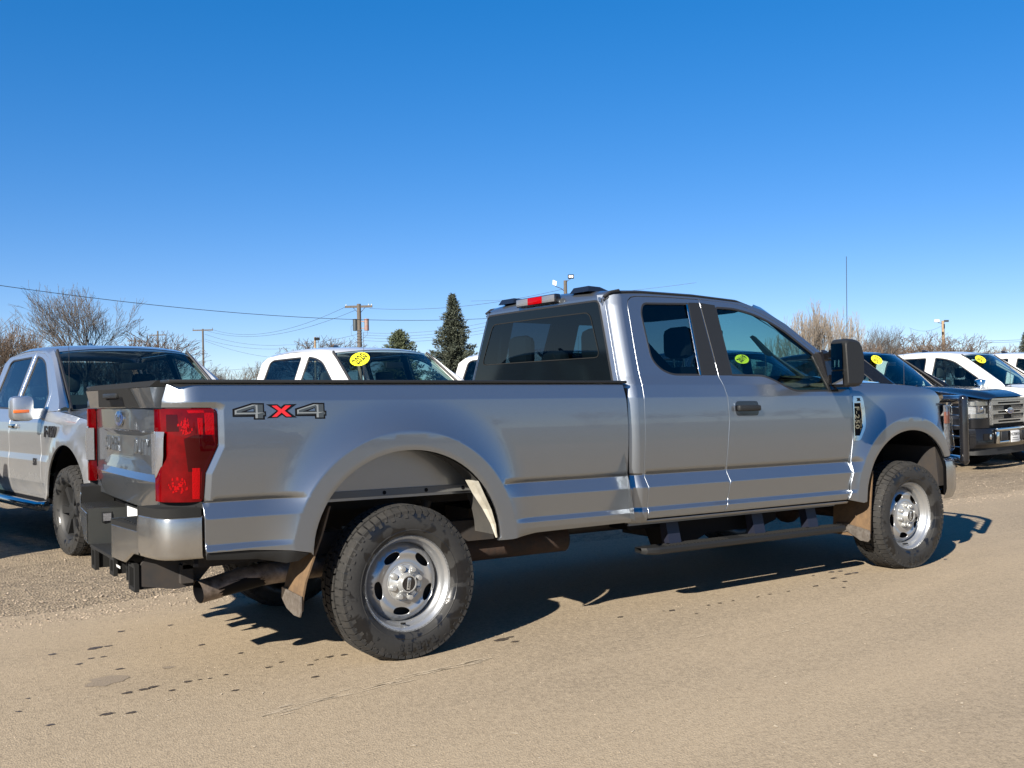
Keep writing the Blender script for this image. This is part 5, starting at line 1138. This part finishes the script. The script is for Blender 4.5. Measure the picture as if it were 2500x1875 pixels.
    cx_ = MB().box(4.665, 4.70, -.60, .60, .60, .655, bev=.012).box(4.662, 4.69, -.60, -.50, .42, .60, bev=.006).box(4.662, 4.69, .50, .60, .42, .60, bev=.006).box(4.662, 4.69, -.50, .50, .42, .455, bev=.006); cx_.build('bumper_trim', 'chrome', B_)
    for s in (-1, 1):
        MB().box(4.675, 4.70, min(s*.24, s*.47), max(s*.24, s*.47), .46, .60, bev=.01).build('bumper_guard', 'plast', B_)
        MB().box(4.60, 4.665, min(s*.68, s*.84), max(s*.68, s*.84), .48, .58).build('fog_recess', 'blk', B_)
        MB().lathe([(0, .07), (.04, .065), (.045, .05)], (4.60, s*.76, .53), 0, 14).build('fog_lamp', 'hl', B_)
    MB().grid([[(x-.06, y*.9, z) for x, y in path_] for z in (.25, .38)]).build('air_dam', 'plast', B_)
    MB().box(.9, 4.4, -.45, -.38, .42, .55).box(.9, 4.4, .38, .45, .42, .55).box(-1.0, .9, -.5, .5, .55, .70).box(1.0, 3.0, -.85, .85, .47, .52).box(3.0, 4.40, -.48, .48, .5, 1.15).build('underbody', 'blk', t)
    # cabin
    b = MB().hexa([(2.75, -.8, .9), (3.2, -.8, .9), (3.2, .8, .9), (2.75, .8, .9), (2.85, -.78, 1.22), (3.2, -.78, 1.26), (3.2, .78, 1.26), (2.85, .78, 1.22)]); I_ = b.build('dashboard', 'inner', t)
    for (x, y, w_, hb, hr) in ((2.05, -.40, .25, 1.42, .19), (2.05, .40, .25, 1.42, .19), (1.2, -.40, .30, 1.38, .12), (1.2, .40, .30, 1.38, .12)):
        q = MB().hexa([(x-.02, y-w_, .75), (x+.14, y-w_, .75), (x+.14, y+w_, .75), (x-.02, y+w_, .75), (x-.16, y-w_*.85, hb), (x-.04, y-w_*.85, hb), (x-.04, y+w_*.85, hb), (x-.16, y+w_*.85, hb)]).box(x, x+.5, y-w_, y+w_, .75, .95, bev=.03); S_ = q.build('seat', 'seat', I_)
        MB().box(x-.19, x-.08, y-.12, y+.12, hb+.03, hb+.03+hr, bev=.04).build('headrest', 'seat', S_)
    MB().tube([(2.72+.05*math.sin(a), .40+.18*math.cos(a), 1.13+.17*math.sin(a)) for a in np.linspace(0, 2*math.pi, 20)], .013, 6).build('steering_wheel', 'plast', I_)
    MB().box(2.70, 2.73, -.12, .12, 1.66, 1.73, bev=.01).build('inner_mirror', 'plast', I_)
    if paintm == 'silver2' or paintm == 'black' or paintm == 'white':
        MB().tube([(3.36, -.84, 1.25), (3.37, -.84, 2.02)], [.003, .002], 5).tube([(3.36, -.84, 1.25), (3.36, -.84, 1.285)], [.022, .006], 8).build('antenna', 'ink', t)
    return t
HEAD = rad(-82)
SWH = simple_wheel()
def addwheels(t):
    for (x, s) in ((0, -1), (3.68, -1), (0, 1), (3.68, 1)):
        w = ctree(SWH, t)
        if t.get('muddy'):
            w.material_slots[0].link = 'OBJECT'; w.material_slots[0].material = MT['tyred']
        w.location = (x, s*.86, .39); w.rotation_euler = (0, 0, math.pi if s > 0 else 0)
GRPT = 'pickup trucks parked in the row behind the silver truck'
def sticker(t, text, y=-.46, tilt=25, q=.20):
    # laid on the windscreen plane
    s_ = y/.70; p = Vector((2.46+.74*q+.13*(1-s_*s_)+.010, y, 1.84-.565*q+.04*(1-s_*s_)*(1-q)+.012))
    n = Vector((.565, -.05 if y < 0 else .05, .74)).normalized(); n = Vector((.60, 1.2*.22*s_*-1, .78)).normalized() if False else Vector((.565+.0, s_*.16, .74)).normalized()
    ux = Vector((0, 1, 0)); ux = (ux-n*ux.dot(n)).normalized(); uy = n.cross(ux); c, s = math.cos(rad(tilt)), math.sin(rad(tilt)); ux, uy = ux*c+uy*s, uy*c-ux*s
    P = [tuple(p+n*.012)]+[tuple(p+ux*.165*math.cos(a)+uy*.095*math.sin(a)+n*.012) for a in np.linspace(0, 2*math.pi, 28, endpoint=False)]
    o = mk('year_sticker', P, [(0, 1+i, 1+(i+1) % 28) for i in range(28)], 'yel', t, smooth=False)
    o['label'] = 'yellow oval sticker reading '+text
    put_text('sticker_text', text, .125, p+n*.016, ux, uy, 'ink', o, extrude=.0005, bold=.002)
tA = pickup('silver2'); tB = pickup('black'); tC = pickup('white')
tA['muddy'] = 1
for t in (tA, tB, tC): addwheels(t)
del tA['muddy']
for t, x, y, lab in ((tA, -.33, 8.0, 'silver pickup with a long orange-striped mirror, parked left of the tailgate'), (tB, 12.31, 8.12, 'black pickup with chrome barred grille and plate, parked beyond the front bumper'), (tC, 2.65, 7.97, 'white pickup with a yellow 2020 sticker, roof showing over the bed rail')):
    t.location = (x, y, 0); t.scale = (1.025,)*3; t.rotation_euler = (0, 0, HEAD); tag(t, lab, 'pickup truck', GRPT)
def recolor(t, mfrom, mto):
    for c in t.children_recursive:
        if c.type == 'MESH':
            for sl in c.material_slots:
                if sl.material == MT[mfrom]: sl.link = 'OBJECT'; sl.material = MT[mto]
extra = []
for x, y, col_, lab, st in ((5.6, 8.0, None, 'white pickup mostly hidden behind the cab of the silver truck', None), (8.85, 7.9, 'blue', 'dark blue pickup with a yellow 2019 sticker, seen through the cab windows', '2019'),
                        (15.0, 7.9, None, 'white pickup with chrome mirror and yellow sticker, right of the black pickup', '2016'), (17.9, 8.0, None, 'white pickup cut off by the right edge of the picture', None), (-3.9, 8.3, 'black', 'second black pickup parked left of the light silver pickup', None), (-6.9, 8.0, 'blue', 'dark blue pickup at the left end of the parked row', None)):
    t = ctree(tC); t.location = (x, y, 0); t.scale = (1.025,)*3; t.rotation_euler = (0, 0, HEAD); tag(t, lab, 'pickup truck', GRPT); extra.append((t, st))
    if col_: recolor(t, 'white', col_)
for t, st in extra:
    if st: sticker(t, st, tilt=20)
sticker(tC, '2020', tilt=36); sticker(tB, '2015', tilt=28)
# badges on the light silver pickup, plate on the black one
fA = [c for c in tA.children if c.name.startswith('fender')][0]
put_text('model_badge', 'F-150', .14, (3.25, -.985, 1.075), (1, 0, 0), (0, 0, 1), 'ink', fA, extrude=.006, bold=.003, shear=.2)
put_text('engine_badge', '5.0', .085, (2.80, -.985, .79), (1, 0, 0), (0, 0, 1), 'ink', tA, extrude=.006, bold=.003)
pl = MB().box(4.702, 4.708, -.155, .155, .425, .60, bev=.002).build('number_plate', 'plate', tB)
put_text('plate_text', 'NORMAN', .075, (4.7085, 0, .545), (0, 1, 0), (0, 0, 1), 'ink', pl, extrude=.0008, bold=.001)
MB().box(4.7082, 4.7092, -.10, .10, .487, .496).box(4.7082, 4.7092, -.115, .115, .455, .462).build('plate_rule', 'ink', pl)
# three trucks parked across the road behind the camera: only their reflections show
for x, col_, lab in ((2.5, None, 'white pickup parked across the road facing the row'), (7.0, 'black', 'black pickup parked across the road facing the row'), (10.2, 'silver2', 'silver pickup parked across the road facing the row')):
    t = ctree(tC); t.location = (x, -27, 0); t.rotation_euler = (0, 0, math.pi/2); tag(t, lab, 'pickup truck', 'pickup trucks parked across the road')
    if col_: recolor(t, 'white', col_)
for o in (WH, SWH): pass
for c in [SWH]+list(SWH.children_recursive): bpy.data.objects.remove(c)

# ================================================================== POLES AND WIRES
def at(u, v, d): return CAMP+fw*d+R2*(d*(u-1250)/2460)-U2*(d*(v-937.5)/2460)
def pole(u, vtop, d, r, m, label, lean=0, arm=None, z=None):
    p = at(u, vtop, d); t = tag(empty('utility_pole', (p.x, p.y, 0)), label, 'pole', None)
    MB().tube([(0, 0, 0), (lean*p.z*.5, 0, p.z*.5), (lean*p.z, 0, p.z)], [r*1.15, r*1.05, r*.9], 10).build('pole_shaft', m, t); return t, p
PA, pA = pole(876, 742, 75, .165, 'wood', 'weathered wooden pole carrying two grey transformers', 0)
ang = math.atan2(rt.y, rt.x)
PA.rotation_euler = (0, 0, ang)
MB().box(-1.03, 1.0, -.06, .06, pA.z-.28, pA.z-.12).tube([(-.5, .07, pA.z-.2), (0, .17, pA.z-.75)], .02, 5).tube([(.5, .07, pA.z-.2), (0, .17, pA.z-.75)], .02, 5).build('crossarm', 'wood', PA)
b = MB()
for x in (-.95, .72, .95): b.tube([(x, 0, pA.z-.12), (x, 0, pA.z-.02)], .03, 6)
b.build('insulator', 'lampw', PA)
for x, m_ in ((-.30, 'lampw'), (.55, 'trans')):
    b = MB().lathe([(0, -.45), (.17, -.45), (.175, -.40), (.175, .36), (.19, .37), (.19, .42), (0, .45)], (x, 0, pA.z-1.55), 2, 14).box(min(x, 0), max(x, 0), -.04, .04, pA.z-1.35, pA.z-1.28).box(min(x, 0), max(x, 0), -.04, .04, pA.z-1.85, pA.z-1.78); b.build('transformer', 'trans' if x > 0 else 'gp', PA)
b = MB()
for s in (-1, 1): b.tube([(s*.2, 0, pA.z-1.2), (s*.62, 0, pA.z-1.7), (s*.60, 0, pA.z-2.3), (s*.15, 0, pA.z-2.7)], .012, 4)
for k in range(5): b.box(-.17, .17, -.17, .17, pA.z-2.0-k*.22, pA.z-1.94-k*.22)
b.build('service_cable', 'wire', PA)
PBl, pB = pole(495, 803, 120, .115, 'wood', 'thin grey wooden pole with a plain crossarm, left of the white pickup')
PBl.rotation_euler = (0, 0, ang); MB().box(-1.2, 1.2, -.06, .06, pB.z-.22, pB.z-.08).tube([(-1.15, 0, pB.z-.1), (-1.15, 0, pB.z+.12)], .03, 5).tube([(1.15, 0, pB.z-.1), (1.15, 0, pB.z+.12)], .03, 5).build('crossarm', 'wood', PBl)
PC, pC = pole(1380, 685, 65, .125, 'wood', 'wooden pole with two floodlights standing behind the cab roof')
PC.rotation_euler = (0, 0, ang)
MB().tube([(0, 0, pC.z-.75), (-.28, 0, pC.z-.5), (-.60, 0, pC.z-.38), (-.70, 0, pC.z-.25)], .022, 6).tube([(0, 0, pC.z-.4), (.12, 0, pC.z-.02), (.34, 0, pC.z+.10)], .022, 6).build('lamp_bracket', 'wire', PC)
MB().hexa([(-.82, -.1, pC.z-.25), (-.60, -.1, pC.z-.33), (-.60, .12, pC.z-.33), (-.82, .12, pC.z-.25), (-.80, -.1, pC.z+.05), (-.56, -.1, pC.z-.05), (-.56, .12, pC.z-.05), (-.80, .12, pC.z+.05)]).build('floodlight', 'plate', PC)
f_ = MB().box(.18, .56, -.05, .1, pC.z+.12, pC.z+.38).build('floodlight', 'blk', PC)
MB().box(.23, .36, -.06, -.05, pC.z+.18, pC.z+.32).box(.39, .51, -.06, -.05, pC.z+.18, pC.z+.32).build('lamp_glass', 'plate', f_)
PD, pD = pole(2302, 783, 90, .135, 'wood2', 'pale wooden pole with floodlights above the white pickups on the right')
PD.rotation_euler = (0, 0, ang)
MB().tube([(0, 0, pD.z-.25), (-.45, 0, pD.z-.15)], .025, 6).box(-.05, .5, -.03, .03, pD.z-.12, pD.z-.07).build('lamp_bracket', 'wire', PD)
MB().box(-.75, -.35, -.12, .12, pD.z-.12, pD.z+.12, bev=.03).build('floodlight', 'plate', PD); MB().box(.12, .5, -.08, .08, pD.z-.10, pD.z+.06).build('floodlight', 'gp', PD)
MB().box(-.12, -.02, -.15, .05, pD.z-1.25, pD.z-1.0).box(.0, .1, -.15, .0, pD.z-.7, pD.z-.3).build('junction_box', 'blk', PD)
for u, v, d, l in ((385, 808, 200, 'distant small utility pole in front of the bare trees'), (329, 823, 220, 'farthest low utility pole left of another small pole')):
    t, p = pole(u, v, d, .17, 'wood', l); t.rotation_euler = (0, 0, ang); MB().box(-1.7, 1.7, -.08, .08, p.z-.9, p.z-.72).build('crossarm', 'wood', t)
t, p = pole(769, 823, 110, .12, 'wood2', 'short pale pole with a small box above the white pickup roof'); t.rotation_euler = (0, 0, ang); MB().box(-.05, .5, -.15, .15, p.z-.35, p.z-.05).build('lamp_box', 'blk', t)
def wire(pts, r, label, sag=0.):
    a, c = Vector(pts[0]), Vector(pts[-1])
    r = r*.62
    P = [a.lerp(c, k/24)-Vector((0, 0, sag*4*(k/24)*(1-k/24))) for k in range(25)]
    tag(MB().tube(P, r, 5).build('overhead_wire', 'wire'), label, 'wire', 'overhead wires')
wire([at(-300, 650, 34), at(1300, 770, 60)], .020, 'lowest dark overhead wire crossing the whole left sky', .9)
q1, q2 = at(845, 748, 75), at(905, 752, 75)
wire([at(520, 805, 120), at(842, 750, 75)], .02, 'overhead wire sagging from the left pole to the transformer pole', 1.2)
wire([at(500, 806, 120), at(868, 757, 75)], .02, 'second overhead wire sagging to the transformer pole', 1.3)
wire([at(902, 753, 75), at(1378, 705, 65)], .018, 'overhead wire from the transformer pole to the floodlight pole', .5)
wire([at(1150, 735, 66), at(1700, 690, 60)], .001+.012, 'thin overhead wire passing behind the cab roof', .2)
for k, (v0, v1, l) in enumerate([(812, 800, 'upper'), (818, 812, 'second'), (824, 822, 'third'), (831, 832, 'lowest')]):
    wire([at(885, v0, 75), at(1250, v1-28-k*2, 72)], .016, l+' service line running right from the transformer pole', .45)
for k, (v0, v1, l) in enumerate([(816, 842, 'upper'), (828, 850, 'middle'), (832, 876, 'lower')]):
    wire([at(500, v0, 120), at(700+k*10, v1, 116)], .022, l+' thin line going right from the left pole', .5)
wire([at(345, 812, 150), at(495, 830, 120)], .02, 'thin line arriving at the left pole from the left', .6); wire([at(400, 880, 150), at(495, 832, 120)], .02, 'slanting guy line left of the left pole', 0); wire([at(700, 888, 100), at(480, 905, 110)], .02, 'low line behind the white pickup', .2)
wire([at(700, 842, 116), at(878, 815, 75)], .018, 'line rising to the transformer pole from the left', .2)
wire([at(2400, 832, 120), at(2560, 824, 110)], .03, 'faint overhead line at the right edge', .1); wire([at(2400, 836, 120), at(2560, 829, 110)], .03, 'faint lower overhead line at the right edge', .1)
wire([at(2220, 800, 95), at(2300, 795, 90)], .016, 'short line joining the right floodlight pole', .4)

# ================================================================== TREES
def seg_mesh(S, n=3):
    """S: list of (p0,p1,r0,r1) -> vertex/face arrays"""
    A = np.array([[*s[0], *s[1], s[2], s[3]] for s in S]); p0, p1 = A[:, :3], A[:, 3:6]; d = p1-p0; d /= np.linalg.norm(d, axis=1)[:, None]+1e-9
    ref = np.where(np.abs(d[:, 2:3]) < .9, [[0, 0, 1.]], [[1., 0, 0]]); a = np.cross(d, ref); a /= np.linalg.norm(a, axis=1)[:, None]; b = np.cross(d, a)
    V = []
    for p, r in ((p0, A[:, 6]), (p1, A[:, 7])):
        for k in range(n):
            t = 2*math.pi*k/n; V.append(p+(a*math.cos(t)+b*math.sin(t))*r[:, None])
    V = np.stack(V, 1).reshape(-1, 3); N = len(S); base = np.arange(N)[:, None]*2*n
    F = np.concatenate([np.stack([base[:, 0]+k, base[:, 0]+(k+1) % n, base[:, 0]+n+(k+1) % n, base[:, 0]+n+k], 1) for k in range(n)])
    return V, F
def bare_tree(seed, h=10, levels=6, spread=.55, stems=1, upr=.25, twig=.012, r0=.16, k0=4):
    r = random.Random(seed); big = []; fine = []
    def grow(p, d, L, rr, lv):
        q = p; n = 3 if lv < 3 else 2
        for i in range(n):
            d = (d+Vector((r.gauss(0, .12), r.gauss(0, .12), r.gauss(.02, .06)+upr*.12))).normalized(); e = q+d*(L/n); r1 = max(rr*(1-.22*(i+1)/n), twig*.5)
            (big if rr > .035 else fine).append((q[:], e[:], max(rr, twig*.5), r1)); q = e; rr = r1
            if lv >= 2 and i < n-1 and lv < levels:
                ax = Vector((r.gauss(0, 1), r.gauss(0, 1), r.gauss(0, .5))).normalized(); nd = (d+ax*spread).normalized(); grow(q, nd, L*.6, rr*.55, lv+1)
        if lv >= levels: return
        for c in range(2 if lv > 1 else k0-1):
            ax = Vector((r.gauss(0, 1), r.gauss(0, 1), r.gauss(0, .4))).normalized(); ax = (ax-d*ax.dot(d)).normalized()
            nd = (d+ax*r.uniform(.35, 1.0)*spread*1.3+Vector((0, 0, upr))).normalized(); grow(q, nd, L*r.uniform(.66, .86), rr*r.uniform(.58, .75), lv+1)
    for s in range(stems):
        a = r.uniform(0, 6.28); o = Vector((math.cos(a), math.sin(a), 0))*(0 if stems == 1 else r.uniform(.1, .9)*h*.12)
        grow(o, Vector((math.cos(a)*.25*(stems > 1), math.sin(a)*.25*(stems > 1), 1)).normalized(), h*r.uniform(.24, .30)*(1 if stems == 1 else .85), r0*(1 if stems == 1 else .45), 0)
    zm = max(s[1][2] for s in big+fine); sc_ = h/zm
    f = lambda S: [([c*sc_ for c in a], [c*sc_ for c in b], q, w) for a, b, q, w in S]
    return f(big), f(fine)
TREES = {}
def mktree(kind, u, vtop, d, label, group=None, sx=1.0, place=None, rotz=None, h=None):
    if place is None:
        p = at(u, vtop, d); h = p.z; x, y = p.x, p.y
    else: x, y = place
    name, cat, seed, args, m1, m2 = kind
    if name+str(seed) not in TREES:
        bg_, fn = bare_tree(seed, **args); V1, F1 = seg_mesh(bg_, 6); V2, F2 = seg_mesh(fn, 3)
        o1 = mk('trunk', V1, F1, m1, None, ang=180); o2 = mk('crown', V2, F2, m2, None, smooth=False); TREES[name+str(seed)] = (o1.data, o2.data, args['h']); bpy.data.objects.remove(o1); bpy.data.objects.remove(o2)
    m_1, m_2, hh = TREES[name+str(seed)]; t = tag(empty(name, (x, y, 0), rotz if rotz is not None else random.uniform(0, 6)), label, cat, group); s = h/hh; t.scale = (s*sx, s*sx, s)
    for n_, m_ in (('trunk', m_1), ('crown', m_2)):
        o = bpy.data.objects.new(n_, m_); COL.objects.link(o); o.parent = t
    return t
K_big = ('bare_tree', 'tree', 13, dict(h=12, levels=6, spread=.50, stems=1, upr=.16, twig=.020, r0=.30, k0=6), 'barkg', 'barkg')
K_rnd = ('bare_tree', 'tree', 23, dict(h=8, levels=6, spread=.72, upr=.05, twig=.030, r0=.20, k0=5), 'bark', 'bark3')
K_rnd2 = ('bare_tree', 'tree', 31, dict(h=8, levels=6, spread=.62, upr=.10, twig=.030, r0=.18, k0=5), 'bark', 'bark3')
K_thk = ('bare_thicket', 'bush', 41, dict(h=7, levels=5, spread=.40, stems=10, upr=.30, twig=.015, r0=.12, k0=3), 'bark3', 'bark3')
K_pal = ('pale_thicket', 'bush', 47, dict(h=8, levels=5, spread=.32, stems=7, upr=.45, twig=.018, r0=.12, k0=3), 'bark2', 'bark2')
GT = 'bare trees along the horizon'
lst = [(K_thk, -40, 745, 78, 'brown leafless thicket at the far left edge', 1.3), (K_thk, 32, 772, 80, 'brown thicket second from the left edge', 1.2), (K_thk, 92, 800, 84, 'brown thicket left of the tall bare tree', 1.1), (K_thk, 150, 832, 88, 'low thicket at the foot of the tall bare tree', 1.1),
       (K_big, 206, 684, 82, 'tall spreading bare tree above the light silver pickup roof', 1.05), (K_rnd, 340, 786, 95, 'round-crowned bare tree right of the tall bare tree', 1.3), (K_rnd2, 400, 808, 98, 'smaller bare tree nearest the left pole', 1.2), (K_thk, 290, 815, 92, 'bushy thicket between the tall bare tree and the round one', 1.2),
       (K_pal, 560, 892, 90, 'low pale brush right of the left pole', 2.2), (K_pal, 610, 880, 95, 'low pale brush beside the white pickup roof', 2.0),
       (K_rnd2, 775, 820, 130, 'brown treetop left of the transformer pole', 1.5), (K_rnd2, 835, 826, 132, 'brown treetop just beside the transformer pole', 1.5),
       (K_pal, 1955, 735, 62, 'tall pale willow thicket left of the antenna', 1.0), (K_pal, 2010, 722, 64, 'tallest pale willow thicket behind the antenna', 1.0), (K_pal, 2065, 748, 62, 'pale willow thicket behind the door mirror', 1.0), (K_thk, 2090, 810, 68, 'brown brush right of the pale willows', 1.2), (K_pal, 1900, 790, 66, 'pale thicket behind the windscreen pillar', 1.2),
       (K_big, 2130, 790, 80, 'thin bare tree right of the door mirror', .95), (K_rnd, 2160, 812, 84, 'dark rounded tree right of the thin bare tree', 1.4), (K_rnd, 2215, 803, 86, 'widest dark rounded tree left of the pale pole', 1.5), (K_rnd2, 2268, 808, 88, 'dark bare tree touching the pale pole', 1.4), (K_rnd2, 2345, 815, 84, 'fan-shaped bare tree right of the pale pole', 1.4), (K_thk, 2390, 835, 88, 'bush right of the fan-shaped tree', 1.5), (K_rnd2, 2460, 838, 90, 'low bare tree near the right edge', 1.3), (K_thk, 2430, 862, 94, 'low brush behind the far right pickup', 1.6),
       (K_rnd2, 1780, 868, 96, 'bare tree seen through the cab window', 1.4), (K_rnd, 1600, 860, 96, 'bare tree hidden behind the cab', 1.4), (K_rnd2, 1860, 872, 98, 'small bare tree glimpsed through the door glass', 1.3)]
for k, (u, v) in enumerate([(-20, 868), (50, 872), (115, 860), (175, 868), (235, 872), (300, 864), (365, 870), (2100, 868), (2170, 862), (2240, 866), (2300, 866), (2370, 874), (2440, 880), (2500, 878)]):
    lst.append((K_thk, u, v, 100+k*1.3, ['leftmost', 'second', 'third', 'fourth', 'fifth', 'sixth', 'seventh'][k % 7]+(' low brush clump under the left trees' if k < 7 else ' low brush clump above the right pickups'), 2.4))
for k_, u, v, d, l, sx in lst: mktree(k_, u, v, d, l, GT, sx)
# trees across the road and along it (seen as reflections in paint and glass)
r = random.Random(9)
for k in range(16):
    mktree(random.choice([K_rnd, K_thk, K_rnd2]), 0, 0, 0, ['first', 'second', 'third', 'fourth', 'fifth', 'sixth', 'seventh', 'eighth', 'ninth', 'tenth', 'eleventh', 'twelfth', 'thirteenth', 'fourteenth', 'fifteenth', 'sixteenth'][k]+' bare tree from the west end of the line across the road', 'bare trees across the road', 1.5, place=(-60+k*11+r.uniform(-3, 3), -75+r.uniform(-8, 8)), h=r.uniform(5, 8))
for k in range(9):
    mktree(random.choice([K_rnd, K_thk, K_rnd2]), 0, 0, 0, ['first', 'second', 'third', 'fourth', 'fifth', 'sixth', 'seventh', 'eighth', 'ninth', 'tenth', 'eleventh', 'twelfth', 'thirteenth', 'fourteenth', 'fifteenth', 'sixteenth'][k]+' bare tree counted outward beyond the left end of the truck row', 'bare trees beyond the row', 1.4, place=(-30-k*6+r.uniform(-3, 3), 22+k*6+r.uniform(-5, 5)), h=r.uniform(6, 9))
# conifers: drooping tiers of needle sprays
def conifer(name, label, u, vtop, d, wid, m, seed, dens_=1.0, rag=.25, taper=1.0):
    p = at(u, vtop, d); h = p.z; t = tag(empty(name, (p.x, p.y, 0)), label, 'tree'); r = np.random.default_rng(seed)
    MB().tube([(0, 0, 0), (0, 0, h*.97)], [.16, .02], 7).build('trunk', 'bark', t)
    V = []; F = []; n = int(420*dens_)
    for i in range(n):
        f_ = (i+.5)/n; z = h*(.04+.95*f_); L = wid*(1-f_)**taper*r.uniform(1-rag, 1+rag*.6)+.10; a = i*2.39996+r.uniform(-.3, .3); ca, sa = math.cos(a), math.sin(a)
        K = max(4, int(L*16))
        for k in range(K):
            q = (k+.6)/K; bz = z-.18*L*q+.16*L*q*q+ .02; rr = L*q; wd_ = .34*L*(1-q*.75)+.08
            for _ in range(5):
                s_ = r.uniform(-1, 1)*wd_*.55; c = np.array([ca*rr-sa*s_, sa*rr+ca*s_, bz+r.uniform(-.12, .08)-abs(s_)*.25]); dv = r.normal(0, 1, 3); dv[2] = abs(dv[2])*.5+.1; dv += np.array([ca, sa, .2])*.9; dv /= np.linalg.norm(dv); e = np.cross(dv, r.normal(0, 1, 3)); e /= np.linalg.norm(e); l = r.uniform(.10, .22); w = .035
                b0 = len(V); V += [c-e*w, c+e*w, c+dv*l]; F.append((b0, b0+1, b0+2))
    mk('crown', V, F, m, t, smooth=False); return t
conifer('spruce_tree', 'tall dark spruce standing left of the silver cab', 1104, 718, 58, 2.05, 'spruce', 1, .95, .50, .86)
conifer('pine_tree', 'small rounded pine between the transformer pole and the spruce', 974, 806, 66, 2.0, 'pine', 2, .7, .35, .5)
conifer('spruce_tree', 'dark spruce cut by the right edge of the picture', 2506, 808, 70, 1.1, 'spruce', 3, .6, .35, .8)
